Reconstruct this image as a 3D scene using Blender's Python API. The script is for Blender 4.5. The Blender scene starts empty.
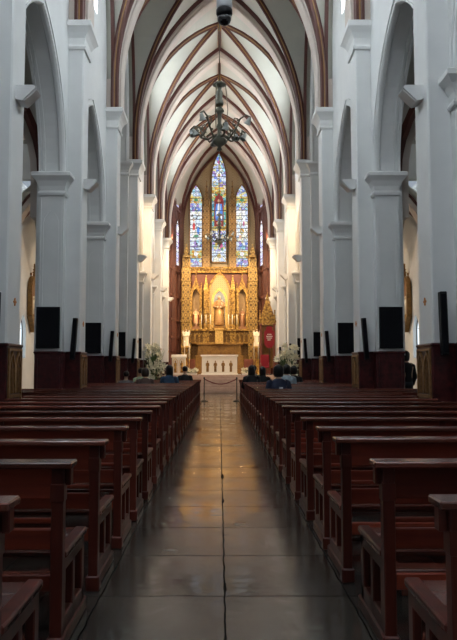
import bpy, bmesh, math, random
from mathutils import Vector, Matrix
random.seed(7)
PI = math.pi
sc = bpy.context.scene
COL = sc.collection

# ------------------------------------------------------------------ materials
def mat(name, col, rough=.5, metal=0., noise=None, bump=0., emis=None, estr=0., spec=.5, stretch=(1, 1, 1), coat=0.):
    m = bpy.data.materials.new(name); m.use_nodes = True
    nt = m.node_tree; N = nt.nodes; L = nt.links
    b = N['Principled BSDF']
    b.inputs['Base Color'].default_value = (*col, 1); b.inputs['Roughness'].default_value = rough
    b.inputs['Metallic'].default_value = metal; b.inputs['Specular IOR Level'].default_value = spec
    b.inputs['Coat Weight'].default_value = coat
    if emis:
        b.inputs['Emission Color'].default_value = (*emis, 1); b.inputs['Emission Strength'].default_value = estr
    if noise:
        scale, amt, col2 = noise
        tc = N.new('ShaderNodeTexCoord'); mp = N.new('ShaderNodeMapping'); mp.inputs['Scale'].default_value = stretch
        L.new(tc.outputs['Object'], mp.inputs[0])
        n = N.new('ShaderNodeTexNoise'); n.inputs['Scale'].default_value = scale; n.inputs['Detail'].default_value = 5
        L.new(mp.outputs[0], n.inputs['Vector'])
        r = N.new('ShaderNodeValToRGB'); r.color_ramp.elements[0].position = .5 - amt; r.color_ramp.elements[1].position = .5 + amt
        r.color_ramp.elements[0].color = (*col2, 1); r.color_ramp.elements[1].color = (*col, 1)
        L.new(n.outputs['Fac'], r.inputs[0]); L.new(r.outputs[0], b.inputs['Base Color'])
        if bump:
            bp = N.new('ShaderNodeBump'); bp.inputs['Strength'].default_value = bump; bp.inputs['Distance'].default_value = .02
            L.new(n.outputs['Fac'], bp.inputs['Height']); L.new(bp.outputs[0], b.inputs['Normal'])
    return m

PLASTER = mat('plaster', (.72, .73, .72), .55, noise=(1.6, .35, (.62, .635, .63)), bump=.05)
PLASTER_FIX = mat('painted_plaster', (.73, .735, .725), .5, noise=(3, .3, (.64, .65, .64)))
WEB = mat('vault_web', (.48, .465, .395), .6, noise=(.8, .3, (.41, .405, .355)))
BAND = mat('arch_band', (.56, .48, .42), .6, noise=(1.2, .3, (.50, .435, .385)))
RIB = mat('rib_brown', (.095, .022, .014), .5, noise=(2, .3, (.065, .016, .010)))
RIBGOLD = mat('rib_gold', (.30, .165, .048), .45, metal=.2, noise=(3, .3, (.20, .105, .033)))
GRANITE = mat('red_granite', (.075, .012, .012), .3, noise=(9, .22, (.016, .004, .005)), spec=.25)
BRONZEP = mat('tracery_bronze', (.34, .19, .07), .35, metal=.5, noise=(14, .3, (.12, .06, .025)))
WOOD = mat('pew_wood', (.25, .044, .021), .32, noise=(3.2, .25, (.07, .012, .008)), stretch=(.25, 3, 3), spec=.35)
WOODY = mat('pew_wood_end', (.13, .026, .016), .34, noise=(3.2, .25, (.035, .008, .006)), stretch=(3, 3, .3), spec=.35)
WOODTOP = mat('pew_top_wood', (.16, .045, .030), .22, noise=(4, .3, (.07, .02, .014)), stretch=(.25, 3, 3), spec=.7)
def vary(m, lo, hi):                   # every board has its own tone
    N, L = m.node_tree.nodes, m.node_tree.links; b = N['Principled BSDF']; src = b.inputs['Base Color'].links[0].from_socket
    oi = N.new('ShaderNodeObjectInfo'); mr = N.new('ShaderNodeMapRange'); mr.inputs[3].default_value = lo; mr.inputs[4].default_value = hi
    L.new(oi.outputs['Random'], mr.inputs[0]); hv = N.new('ShaderNodeHueSaturation'); L.new(mr.outputs[0], hv.inputs['Value'])
    L.new(src, hv.inputs['Color']); L.new(hv.outputs[0], b.inputs['Base Color'])
for m_ in (WOOD, WOODY, WOODTOP): vary(m_, .6, 1.5)
FOOT = mat('stone_foot', (.12, .10, .095), .6, noise=(12, .3, (.06, .05, .05)))
BLACK = mat('black_plastic', (.006, .006, .007), .45, spec=.2)
SCREEN = mat('dark_screen', (.004, .004, .006), .25, spec=.15)
GREYPL = mat('grey_plastic', (.55, .56, .58), .4)
WHITEP = mat('white_plastic', (.72, .72, .70), .4)
GLASSD = mat('dark_dome', (.006, .006, .008), .08, spec=.8)
GOLD = mat('gilding', (.56, .33, .075), .32, metal=.5, noise=(8, .12, (.15, .075, .018)), bump=.45)
GOLDB = mat('bright_gilding', (.80, .54, .17), .32, metal=.4, noise=(9, .2, (.50, .29, .07)), bump=.2)
GOLDD = mat('old_gilding', (.30, .16, .035), .42, metal=.3, noise=(11, .22, (.14, .07, .02)), bump=.2)
REDWOOD = mat('red_brown_wood', (.22, .06, .03), .4, noise=(6, .3, (.12, .035, .02)))
NICHE = mat('niche_blue', (.30, .34, .38), .6, noise=(3, .3, (.22, .25, .30)))
MARBLE = mat('white_marble', (.80, .77, .70), .3, noise=(3, .3, (.72, .69, .63)))
STEP = mat('step_marble', (.58, .44, .36), .18, noise=(4, .3, (.44, .31, .26)))
APSE = mat('apse_brick', (.15, .05, .032), .5, noise=(5, .25, (.07, .022, .015)))
IRON = mat('bronze_dark', (.11, .105, .075), .45, metal=.3, noise=(12, .3, (.07, .07, .05)))
SHADE = mat('frosted_shade', (.26, .28, .26), .35)
CANDLE = mat('wax', (.85, .80, .66), .5)
FLAME = mat('flame', (1, .7, .3), .5, emis=(1, .62, .22), estr=6)
LEAF = mat('leaf', (.10, .17, .05), .5, noise=(8, .3, (.05, .09, .03)))
PETAL = mat('petal', (.80, .77, .60), .5)
PETALY = mat('petal_cream', (.80, .76, .52), .5)
LEDW = mat('warm_light_strip', (1, .7, .35), .5, emis=(1, .55, .17), estr=1.5)
FACE = mat('carved_face', (.50, .33, .19), .5)
STATUEG = mat('gilded_robe', (.46, .27, .10), .45, metal=.2, noise=(14, .25, (.26, .13, .05)))
ROPE = mat('rope_red', (.16, .02, .02), .7)
STEEL = mat('dark_steel', (.03, .03, .03), .35, metal=.6)
BANNER = mat('red_cloth', (.26, .008, .02), .8)
WHITEC = mat('white_cloth', (.8, .8, .78), .7)
SKIN = mat('skin', (.42, .24, .15), .5)
HAIR = mat('black_hair', (.008, .007, .007), .35)
HAIRB = mat('brown_hair', (.028, .014, .008), .4)
TROUSER = mat('dark_trousers', (.015, .016, .022), .8)
EYE = mat('eye', (.02, .015, .012), .2)
PAINTR = mat('red_paint', (.45, .05, .03), .5)
PAINTB = mat('blue_paint', (.10, .20, .40), .5)
PAINTW = mat('ivory_paint', (.78, .70, .56), .5)
PAINTBR = mat('brown_paint', (.24, .11, .05), .5)
ORANGE = mat('ochre_paint', (.55, .22, .06), .6)
MEADOW = mat('grey_tile', (.25, .22, .19), .3, noise=(2, .3, (.18, .16, .14)))

def nodes(m):
    return m.node_tree.nodes, m.node_tree.links, m.node_tree.nodes['Principled BSDF']

# floor slabs: two columns of dark stone in the aisle, worn to a gloss
FLOORM = mat('stone_slabs', (.09, .08, .07), .3)
def _floor():
    N, L, b = nodes(FLOORM)
    tc = N.new('ShaderNodeTexCoord')
    n0 = N.new('ShaderNodeTexNoise'); n0.inputs['Scale'].default_value = 5; n0.inputs['Detail'].default_value = 6
    L.new(tc.outputs['Object'], n0.inputs['Vector'])
    mix = N.new('ShaderNodeVectorMath'); mix.operation = 'MULTIPLY_ADD'
    L.new(n0.outputs['Color'], mix.inputs[0]); mix.inputs[1].default_value = (.03, .03, 0)
    L.new(tc.outputs['Object'], mix.inputs[2])
    mp = N.new('ShaderNodeMapping'); mp.inputs['Location'].default_value = (-.045 + .735 * 20, .20 + .0, 0)
    L.new(mix.outputs[0], mp.inputs[0])
    br = N.new('ShaderNodeTexBrick'); br.offset = 0; br.inputs['Scale'].default_value = 1
    br.inputs['Brick Width'].default_value = .735; br.inputs['Row Height'].default_value = .87
    br.inputs['Mortar Size'].default_value = .005; br.inputs['Mortar Smooth'].default_value = .2
    br.inputs['Color1'].default_value = (.072, .066, .058, 1); br.inputs['Color2'].default_value = (.046, .043, .040, 1)
    br.inputs['Mortar'].default_value = (.005, .004, .004, 1)
    L.new(mp.outputs[0], br.inputs['Vector'])
    n1 = N.new('ShaderNodeTexNoise'); n1.inputs['Scale'].default_value = 2.4; n1.inputs['Detail'].default_value = 7; n1.inputs['Roughness'].default_value = .65
    L.new(tc.outputs['Object'], n1.inputs['Vector'])
    r1 = N.new('ShaderNodeValToRGB'); r1.color_ramp.elements[0].position = .35; r1.color_ramp.elements[1].position = .7
    r1.color_ramp.elements[0].color = (.45, .45, .45, 1); r1.color_ramp.elements[1].color = (1.15, 1.12, 1.05, 1)
    L.new(n1.outputs['Fac'], r1.inputs[0])
    mm = N.new('ShaderNodeMix'); mm.data_type = 'RGBA'; mm.blend_type = 'MULTIPLY'; mm.inputs[0].default_value = 1
    L.new(br.outputs['Color'], mm.inputs[6]); L.new(r1.outputs[0], mm.inputs[7])
    # broken patches along the middle joint
    sx = N.new('ShaderNodeSeparateXYZ'); L.new(tc.outputs['Object'], sx.inputs[0])
    d = N.new('ShaderNodeMath'); d.operation = 'SUBTRACT'; L.new(sx.outputs[0], d.inputs[0]); d.inputs[1].default_value = .035
    ab = N.new('ShaderNodeMath'); ab.operation = 'ABSOLUTE'; L.new(d.outputs[0], ab.inputs[0])
    n2 = N.new('ShaderNodeTexNoise'); n2.inputs['Scale'].default_value = 1.1; n2.inputs['Detail'].default_value = 8
    L.new(tc.outputs['Object'], n2.inputs['Vector'])
    wm = N.new('ShaderNodeMapRange'); wm.inputs[1].default_value = .57; wm.inputs[2].default_value = .72
    wm.inputs[3].default_value = .0; wm.inputs[4].default_value = .038
    L.new(n2.outputs['Fac'], wm.inputs[0])
    lt = N.new('ShaderNodeMath'); lt.operation = 'LESS_THAN'; L.new(ab.outputs[0], lt.inputs[0]); L.new(wm.outputs[0], lt.inputs[1])
    m2 = N.new('ShaderNodeMix'); m2.data_type = 'RGBA'; L.new(lt.outputs[0], m2.inputs[0])
    L.new(mm.outputs[2], m2.inputs[6]); m2.inputs[7].default_value = (.006, .005, .004, 1)
    L.new(m2.outputs[2], b.inputs['Base Color'])
    rr = N.new('ShaderNodeMapRange'); rr.inputs[1].default_value = .3; rr.inputs[2].default_value = .75
    rr.inputs[3].default_value = .09; rr.inputs[4].default_value = .30
    n4 = N.new('ShaderNodeTexNoise'); n4.inputs['Scale'].default_value = 1.3; n4.inputs['Detail'].default_value = 3
    L.new(tc.outputs['Object'], n4.inputs['Vector']); L.new(n4.outputs['Fac'], rr.inputs[0])
    jm = N.new('ShaderNodeMath'); jm.operation = 'MAXIMUM'; L.new(br.outputs['Fac'], jm.inputs[0]); L.new(lt.outputs[0], jm.inputs[1])
    ra = N.new('ShaderNodeMath'); ra.operation = 'MULTIPLY_ADD'; L.new(jm.outputs[0], ra.inputs[0]); ra.inputs[1].default_value = .6
    L.new(rr.outputs[0], ra.inputs[2]); L.new(ra.outputs[0], b.inputs['Roughness'])
    # each slab is polished a little differently; joints do not shine
    wn_ = N.new('ShaderNodeTexWhiteNoise'); wn_.noise_dimensions = '2D'
    dv = N.new('ShaderNodeVectorMath'); dv.operation = 'DIVIDE'; L.new(mp.outputs[0], dv.inputs[0]); dv.inputs[1].default_value = (.735, .87, 1)
    fl = N.new('ShaderNodeVectorMath'); fl.operation = 'FLOOR'; L.new(dv.outputs[0], fl.inputs[0]); L.new(fl.outputs[0], wn_.inputs['Vector'])
    sl = N.new('ShaderNodeMapRange'); sl.inputs[3].default_value = .48; sl.inputs[4].default_value = .85; L.new(wn_.outputs['Value'], sl.inputs[0])
    iv = N.new('ShaderNodeMath'); iv.operation = 'MULTIPLY_ADD'; L.new(jm.outputs[0], iv.inputs[0]); iv.inputs[1].default_value = -.95; iv.inputs[2].default_value = 1
    sm_ = N.new('ShaderNodeMath'); sm_.operation = 'MULTIPLY'; L.new(sl.outputs[0], sm_.inputs[0]); L.new(iv.outputs[0], sm_.inputs[1])
    L.new(sm_.outputs[0], b.inputs['Specular IOR Level'])
    ad = N.new('ShaderNodeMath'); ad.operation = 'MULTIPLY_ADD'; L.new(br.outputs['Fac'], ad.inputs[0]); ad.inputs[1].default_value = -2.0
    n3 = N.new('ShaderNodeTexNoise'); n3.inputs['Scale'].default_value = 2.6; n3.inputs['Detail'].default_value = 3
    L.new(tc.outputs['Object'], n3.inputs['Vector']); L.new(n3.outputs['Fac'], ad.inputs[2])
    bp = N.new('ShaderNodeBump'); bp.inputs['Strength'].default_value = .55; bp.inputs['Distance'].default_value = .012
    L.new(ad.outputs[0], bp.inputs['Height']); L.new(bp.outputs[0], b.inputs['Normal'])
_floor()

# gilded panel pattern: rows of quatrefoil squares
def panel_mat(name, c1, c2, c3, sx=3.2, sz=3.2, metal=.25):
    m = mat(name, c1, .42, metal); N, L, b = nodes(m)
    tc = N.new('ShaderNodeTexCoord'); mp = N.new('ShaderNodeMapping'); mp.inputs['Scale'].default_value = (sx, 1, sz)
    L.new(tc.outputs['Object'], mp.inputs[0])
    v = N.new('ShaderNodeTexVoronoi'); v.inputs['Randomness'].default_value = 0; v.inputs['Scale'].default_value = 1
    v.voronoi_dimensions = '2D'
    sx_ = N.new('ShaderNodeSeparateXYZ'); L.new(mp.outputs[0], sx_.inputs[0]); cx_ = N.new('ShaderNodeCombineXYZ')
    L.new(sx_.outputs[0], cx_.inputs[0]); L.new(sx_.outputs[2], cx_.inputs[1]); L.new(cx_.outputs[0], v.inputs['Vector'])
    r = N.new('ShaderNodeValToRGB'); e = r.color_ramp.elements
    e[0].position = 0; e[0].color = (*c3, 1); e[1].position = .62; e[1].color = (*c2, 1)
    for p, c in ((.16, c1), (.26, c2), (.34, c1), (.46, c1)):
        k = e.new(p); k.color = (*c, 1)
    L.new(v.outputs['Distance'], r.inputs[0]); L.new(r.outputs[0], b.inputs['Base Color'])
    return m
QUATRE = panel_mat('gilded_quatrefoil', (.40, .245, .065), (.06, .028, .01), (.60, .40, .13), 3.0, 2.2)
QUATRED = panel_mat('ochre_quatrefoil', (.34, .20, .07), (.09, .045, .018), (.42, .26, .09), 3.9, 2.2, .15)
APSEWALL = panel_mat('apse_stone_tile', (.44, .34, .20), (.34, .25, .14), (.46, .36, .22), 2.6, 5.2, 0)

# stained glass: lead grid over coloured voronoi pieces, lit by the daylight behind it
def glass_mat(name, stops, strength, scale=5., grid=(2.2, 1.5)):
    m = bpy.data.materials.new(name); m.use_nodes = True
    N, L, b = nodes(m)
    b.inputs['Base Color'].default_value = (.02, .02, .02, 1); b.inputs['Roughness'].default_value = .2
    tc = N.new('ShaderNodeTexCoord')
    v = N.new('ShaderNodeTexVoronoi'); v.inputs['Scale'].default_value = scale; L.new(tc.outputs['Object'], v.inputs['Vector'])
    sp = N.new('ShaderNodeSeparateColor'); L.new(v.outputs['Color'], sp.inputs[0])
    r = N.new('ShaderNodeValToRGB'); r.color_ramp.interpolation = 'CONSTANT'; e = r.color_ramp.elements
    e[0].color = (*stops[0], 1); e[1].position = .999; e[1].color = (*stops[-1], 1)
    for i, c in enumerate(stops[1:], 1):
        k = e.new(i / len(stops)); k.color = (*c, 1)
    L.new(sp.outputs[0], r.inputs[0])
    ve = N.new('ShaderNodeTexVoronoi'); ve.feature = 'DISTANCE_TO_EDGE'; ve.inputs['Scale'].default_value = scale
    L.new(tc.outputs['Object'], ve.inputs['Vector'])
    g = N.new('ShaderNodeMath'); g.operation = 'GREATER_THAN'; g.inputs[1].default_value = .035; L.new(ve.outputs['Distance'], g.inputs[0])
    sxz = N.new('ShaderNodeSeparateXYZ'); L.new(tc.outputs['Object'], sxz.inputs[0])
    fr = N.new('ShaderNodeMath'); fr.operation = 'MULTIPLY'; L.new(sxz.outputs[2], fr.inputs[0]); fr.inputs[1].default_value = grid[1]
    f2 = N.new('ShaderNodeMath'); f2.operation = 'FRACT'; L.new(fr.outputs[0], f2.inputs[0])
    g2 = N.new('ShaderNodeMath'); g2.operation = 'GREATER_THAN'; g2.inputs[1].default_value = .07; L.new(f2.outputs[0], g2.inputs[0])
    mu = N.new('ShaderNodeMath'); mu.operation = 'MULTIPLY'; L.new(g.outputs[0], mu.inputs[0]); L.new(g2.outputs[0], mu.inputs[1])
    ms = N.new('ShaderNodeMath'); ms.operation = 'MULTIPLY_ADD'; L.new(mu.outputs[0], ms.inputs[0])
    ms.inputs[1].default_value = strength * .92; ms.inputs[2].default_value = strength * .08
    L.new(r.outputs[0], b.inputs['Emission Color']); L.new(ms.outputs[0], b.inputs['Emission Strength'])
    return m
def glow(name, col, s):
    return mat(name, (.05, .05, .05), .2, emis=col, estr=s)
GS = 1.0
GL_BLUE = glass_mat('glass_blue_white', [(.50, .60, .95), (.75, .85, 1), (.22, .32, .85), (.85, .90, 1), (.45, .30, .70), (.40, .75, .9), (.9, .8, .4)], GS, 6)
GL_WHITE = glass_mat('glass_pale', [(.95, .97, 1), (.75, .86, 1), (.95, .92, .75), (1, 1, 1), (.62, .72, .95)], GS * 1.05, 5)
GL_YELL = glass_mat('glass_yellow', [(1, .68, .10), (1, .86, .35), (.85, .40, .06), (.65, .75, .4), (.95, .9, .75)], GS * .9, 8)
GL_GREEN = glass_mat('glass_green', [(.12, .55, .30), (.2, .7, .75), (.9, .75, .2), (.5, .75, .9), (.1, .35, .5)], GS * .8, 8)
GL_RED = glow('glass_crimson', (.30, .015, .02), .8)
GL_ROBE = glow('glass_robe_blue', (.06, .28, .85), .9)
GL_FIGW = glow('glass_figure_white', (.95, .95, 1), 1.0)
GL_FLESH = glow('glass_flesh', (.9, .55, .36), .8)
GL_REDB = glow('glass_scarlet', (.85, .05, .05), .8)
GL_GRN = glow('glass_leaf_green', (.1, .5, .25), .6)
GL_PINK = glow('glass_rose', (.75, .12, .35), .8)
LEADM = mat('lead', (.03, .03, .03), .5)
CLER = glow('clerestory_glass', (.83, .92, 1), 31.0)
AISLEGL = glow('aisle_glass', (.80, .92, 1), 1.4)
WESTFILL = glow('west_fill_glass', (.78, .87, 1), 14.0)  # glow of the unseen west window, added to light faces turned to it
SIDEGL = glass_mat('glass_side', [(.6, .65, 1), (.9, .93, 1), (.75, .6, .95), (1, 1, 1)], 1.3, 4)

# ------------------------------------------------------------------ mesh helper
class MB:
    def __init__(s, T=None):
        s.v = []; s.f = []; s.mi = []; s.sm = []; s.T = T
    def add(s, vs, fs, m=0, smooth=False):
        o = len(s.v)
        for p in vs:
            p = Vector(p); s.v.append(s.T @ p if s.T else p)
        for f in fs:
            s.f.append([i + o for i in f]); s.mi.append(m); s.sm.append(smooth)
        return s
    def box(s, x0, x1, y0, y1, z0, z1, m=0):
        v = [(x0, y0, z0), (x1, y0, z0), (x1, y1, z0), (x0, y1, z0), (x0, y0, z1), (x1, y0, z1), (x1, y1, z1), (x0, y1, z1)]
        return s.add(v, [(0, 3, 2, 1), (4, 5, 6, 7), (0, 1, 5, 4), (1, 2, 6, 5), (2, 3, 7, 6), (3, 0, 4, 7)], m)
    def bbox(s, x0, x1, y0, y1, z0, z1, b=.01, m=0):     # box with chamfered edges
        bm = bmesh.new(); bmesh.ops.create_cube(bm, size=1)
        for v in bm.verts:
            v.co = Vector((x0 + (v.co.x + .5) * (x1 - x0), y0 + (v.co.y + .5) * (y1 - y0), z0 + (v.co.z + .5) * (z1 - z0)))
        bmesh.ops.bevel(bm, geom=bm.edges[:], offset=b, segments=1, affect='EDGES')
        bm.verts.index_update()
        s.add([v.co.copy() for v in bm.verts], [[v.index for v in f.verts] for f in bm.faces], m); bm.free(); return s
    def loft(s, rings, m=0, closed=True, caps=True, smooth=True):
        n = len(rings[0]); vs = [p for r in rings for p in r]; fs = []
        for i in range(len(rings) - 1):
            for j in range(n if closed else n - 1):
                k = (j + 1) % n
                fs.append((i * n + j, i * n + k, (i + 1) * n + k, (i + 1) * n + j))
        s.add(vs, fs, m, smooth)
        if caps and closed:
            s.add(rings[0], [list(range(n))[::-1]], m); s.add(rings[-1], [list(range(n))], m)
        return s
    def lathe(s, prof, c=(0, 0, 0), n=12, m=0, M=None, smooth=True, sx=1., sy=1.):
        rings = []
        for r, z in prof:
            ring = []
            for k in range(n):
                a = 2 * PI * k / n
                p = Vector((r * math.cos(a) * sx, r * math.sin(a) * sy, z))
                if M: p = M @ p
                ring.append(p + Vector(c))
            rings.append(ring)
        return s.loft(rings, m, smooth=smooth)
    def ell(s, c, r, n=10, k=7, m=0):
        return s.lathe([(max(.001, math.sin(PI * i / k)), -math.cos(PI * i / k)) for i in range(k + 1)], c, n, m,
                       Matrix.Diagonal((r[0], r[1], r[2])))
    def tube(s, pts, rad, n=8, m=0, smooth=True):
        pts = [Vector(p) for p in pts]
        if not isinstance(rad, (list, tuple)): rad = [rad] * len(pts)
        rings = []; side = None
        for i, p in enumerate(pts):
            t = (pts[min(i + 1, len(pts) - 1)] - pts[max(i - 1, 0)]).normalized()
            if side is None:
                side = t.cross(Vector((0, 0, 1)) if abs(t.z) < .9 else Vector((1, 0, 0))).normalized()
            side = (side - t * side.dot(t)).normalized(); up = side.cross(t)
            rings.append([p + (side * math.cos(2 * PI * k / n) + up * math.sin(2 * PI * k / n)) * rad[i] for k in range(n)])
        return s.loft(rings, m, smooth=smooth)
    def prism(s, poly, y0, y1, m=0):                      # polygon in x,z extruded along y
        n = len(poly)
        v = [(x, y0, z) for x, z in poly] + [(x, y1, z) for x, z in poly]
        return s.add(v, [list(range(n)), list(range(2 * n - 1, n - 1, -1))] + [(i, (i + 1) % n, n + (i + 1) % n, n + i) for i in range(n)], m)
    def frame(s, path, prof, m=0, closed=False, smooth=False):   # sweep prof (outward offset, y) along a path in x,z
        P = [Vector((x, z)) for x, z in path]; n = len(P); rings = []
        for i in range(n):
            a = P[i - 1] if (i > 0 or closed) else P[i]; b = P[(i + 1) % n] if (i < n - 1 or closed) else P[i]
            d1 = (P[i] - a); d2 = (b - P[i])
            if d1.length < 1e-6: d1 = d2
            if d2.length < 1e-6: d2 = d1
            n1 = Vector((-d1.y, d1.x)).normalized(); n2 = Vector((-d2.y, d2.x)).normalized()
            nn = n1 + n2; nn = nn / max(.35, nn.dot(n1))
            rings.append([(P[i].x + nn.x * r, y, P[i].y + nn.y * r) for r, y in prof])
        if closed: rings.append(rings[0])
        return s.loft(rings, m, caps=not closed, smooth=smooth)
    def build(s, name, mats, parent=None, loc=None):
        me = bpy.data.meshes.new(name); me.from_pydata([tuple(v) for v in s.v], [], s.f)
        if not isinstance(mats, (list, tuple)): mats = [mats]
        for m in mats: me.materials.append(m)
        me.polygons.foreach_set('material_index', s.mi); me.polygons.foreach_set('use_smooth', s.sm)
        bm = bmesh.new(); bm.from_mesh(me); bmesh.ops.remove_doubles(bm, verts=bm.verts, dist=1e-5)
        bmesh.ops.recalc_face_normals(bm, faces=bm.faces); bm.to_mesh(me); bm.free(); me.update()
        o = bpy.data.objects.new(name, me); COL.objects.link(o)
        if parent: o.parent = parent
        if loc: o.location = loc
        return o

def arch_path(hw, z0, zs, rise, n=10, cx=0.):             # left foot, over the pointed top, right foot
    R = (hw * hw + rise * rise) / (2 * hw); c = R - hw; a = math.atan2(rise, c)
    L = [(cx - hw, z0)] if z0 < zs - 1e-4 else []
    for i in range(n + 1):
        t = a * i / n; L.append((cx - (R * math.cos(t) - c), zs + R * math.sin(t)))
    return L + [(2 * cx - x, z) for x, z in L[-2::-1]]
def arch_z(d, hw, zs, rise):
    R = (hw * hw + rise * rise) / (2 * hw); c = R - hw
    return zs + math.sqrt(max(0, R * R - (min(abs(d), hw) + c) ** 2))

def tag(o, label=None, cat=None, group=None, kind=None):
    if label: o['label'] = label
    if cat: o['category'] = cat
    if group: o['group'] = group
    if kind: o['kind'] = kind
    return o
def empty(name, loc=(0, 0, 0), rz=0.):
    o = bpy.data.objects.new(name, None); COL.objects.link(o); o.location = loc; o.rotation_euler = (0, 0, rz)
    o.empty_display_size = .1; return o
def kids(o): return [c for c in bpy.data.objects if c.parent == o]
def dup(o, parent=None):
    c = o.copy(); COL.objects.link(c)
    if parent: c.parent = parent
    for ch in kids(o): dup(ch, c)
    return c
ORD = ['first', 'second', 'third', 'fourth', 'fifth', 'sixth', 'seventh', 'eighth', 'ninth', 'tenth', 'eleventh', 'twelfth',
       'thirteenth', 'fourteenth', 'fifteenth', 'sixteenth', 'seventeenth', 'eighteenth', 'nineteenth', 'twentieth',
       'twenty-first', 'twenty-second', 'twenty-third', 'twenty-fourth', 'twenty-fifth', 'twenty-sixth']

# ------------------------------------------------------------------ building dimensions
XW, XO, XP = 3.7, 4.28, 3.33            # nave wall face, its aisle face, pilaster face
BAY = 5.55; YC = [10.95 + BAY * (k - 1) for k in range(-1, 8)]       # pillar centres (index 0 is behind the camera)
HC = .60                               # half depth of a pillar
ZS, RISE = 5.95, 3.05                  # arcade springing and rise
HA = BAY / 2 - HC
SV, TOPV = 10.8, 17.3                  # vault springing and crown
YB = -2.2                              # west end
XA = 8.8                               # outer aisle wall

# ------------------------------------------------------------------ floor, steps
tag(MB().box(-XA, XA, YB, 50, -.15, 0).build('floor', FLOORM), 'dark worn stone slab floor of the church', 'floor', kind='structure')
st = MB()
for i in range(6):
    st.bbox(-3.25, 3.25, 36.2 + .55 * i, 48.4, .158 * i, .158 * (i + 1), .012)
tag(st.build('sanctuary_steps', STEP), 'pinkish marble steps rising to the altar', 'steps', kind='structure')

# ------------------------------------------------------------------ nave arcade walls with clerestory holes
CW, CS, CH, CT = .55, 12.0, 14.2, 1.3  # clerestory half width, sill, springing, rise
TR = 4; ZT, RT = 9.66, 6.1               # the transept bay: a tall arch instead of arcade and clerestory
def nave_wall(sg, name, label):
    m = MB(Matrix.Diagonal((sg, 1, 1, 1)))
    x0, x1 = XW, XO
    for k in range(len(YC) - 1):
        a, b = YC[k], YC[k + 1]; c = (a + b) / 2
        ys = {a, b, c - HA, c + HA, c - CW, c + CW, c}
        for x, z in arch_path(HA, ZS, ZS, RISE, 14): ys.add(round(c + x, 4))
        for x, z in arch_path(CW, CH, CH, CT, 6): ys.add(round(c + x, 4))
        ys = sorted(ys)
        zs_, rs_ = (ZT, RT) if k == TR else (ZS, RISE)
        lo = lambda y: ZS if abs(y - c) > HA + 1e-4 else arch_z(y - c, HA, zs_, rs_)
        wt = lambda y: arch_z(y - c, CW, CH, CT)
        for y, y2 in zip(ys, ys[1:]):
            if y2 - y < 1e-4: continue
            inw = abs((y + y2) / 2 - c) < CW
            if abs((y + y2) / 2 - c) > HA: lo_ = lambda q: ZS
            else: lo_ = lambda q: arch_z(q - c, HA, zs_, rs_)
            if k == TR: inw = False
            segs = [((lo_(y), lo_(y2)), (CS, CS)), ((wt(y), wt(y2)), (TOPV + .5,) * 2)] if inw else [((lo_(y), lo_(y2)), (TOPV + .5,) * 2)]
            for (za, zb), (zc, zd) in segs:
                for x in (x0, x1):
                    m.add([(x, y, za), (x, y2, zb), (x, y2, zd), (x, y, zc)], [(0, 1, 2, 3)])
            m.add([(x0, y, lo_(y)), (x0, y2, lo_(y2)), (x1, y2, lo_(y2)), (x1, y, lo_(y))], [(0, 1, 2, 3)])
            if inw:
                m.add([(x0, y, wt(y)), (x0, y2, wt(y2)), (x1, y2, wt(y2)), (x1, y, wt(y))], [(0, 1, 2, 3)])
                m.add([(x0, y, CS), (x0, y2, CS), (x1, y2, CS), (x1, y, CS)], [(0, 1, 2, 3)])
        if k == TR:
            for yy in (c - HA, c + HA): m.add([(x0, yy, ZS), (x1, yy, ZS), (x1, yy, ZT), (x0, yy, ZT)], [(0, 1, 2, 3)])
        else:
          for yy in (c - CW, c + CW):
            m.add([(x0, yy, CS), (x1, yy, CS), (x1, yy, CH), (x0, yy, CH)], [(0, 1, 2, 3)])
        # mouldings round the arch: a roll on the nave face, two on the soffit
        T0 = m.T
        m.T = T0 @ Matrix(((0, 1, 0, 0), (1, 0, 0, c), (0, 0, 1, 0), (0, 0, 0, 1)))
        P = arch_path(HA, zs_, zs_, rs_, 16)
        m.frame(P, [(.13, x0 + .01), (.13, x0 - .028), (.16, x0 - .028), (.16, x0 + .01)])
        m.frame(P, [(.02, x0 - .02), (-.025, x0 - .02), (-.05, x0 + .03), (-.05, x0 + .10), (-.02, x0 + .13), (.02, x0 + .13)])
        m.frame(P, [(.02, x1 - .14), (-.03, x1 - .14), (-.03, x1 - .09), (.02, x1 - .09)])
        m.frame(P, [(.02, x1 - .05), (-.05, x1 - .05), (-.05, x1 + .02), (.02, x1 + .02)])
        m.T = T0
    return tag(m.build(name, PLASTER), label, 'wall', kind='structure')
nave_wall(1, 'wall_right', 'white plaster nave wall with pointed arches, right of the aisle')
nave_wall(-1, 'wall_left', 'white plaster nave wall with pointed arches, left of the aisle')

wn = 0
def lancet(name, cx, hw, z0, zs, rise, T, gm, label, bars=True, fm=None, parent=None, depth=.05):
    global wn
    wn += 1
    r = empty('window_%d' % wn); r.matrix_world = T
    tag(r, label, 'window', kind='structure')
    P = arch_path(hw, z0, zs, rise, 8, cx)
    g = MB().prism(P, -.01, .02).build('pane', gm, r)
    f = MB(); f.frame(P + [P[0]], [(0, -depth), (.06, -depth), (.06, depth), (0, depth)][::-1])
    if bars:
        z = z0 + .5
        while z < zs + rise * .7:
            w = hw if z < zs else hw * .6
            f.box(cx - w, cx + w, -.03, -.012, z - .015, z + .015); z += .8
    f.build('window_frame', fm or LEADM, r)
    return r
for sg, side in ((1, 'right'), (-1, 'left')):
    for k in range(len(YC) - 1):
        if k == TR: continue
        c = (YC[k] + YC[k + 1]) / 2
        T = Matrix.Translation((sg * (XO - .3), c, 0)) @ Matrix.Rotation(-sg * PI / 2, 4, 'Z')
        lancet('w', 0, CW - .03, CS + .02, CH, CT - .06, T, CLER, 'bright clerestory lancet high in the %s wall, %s bay from the church entrance' % (side, ORD[k]))

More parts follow.
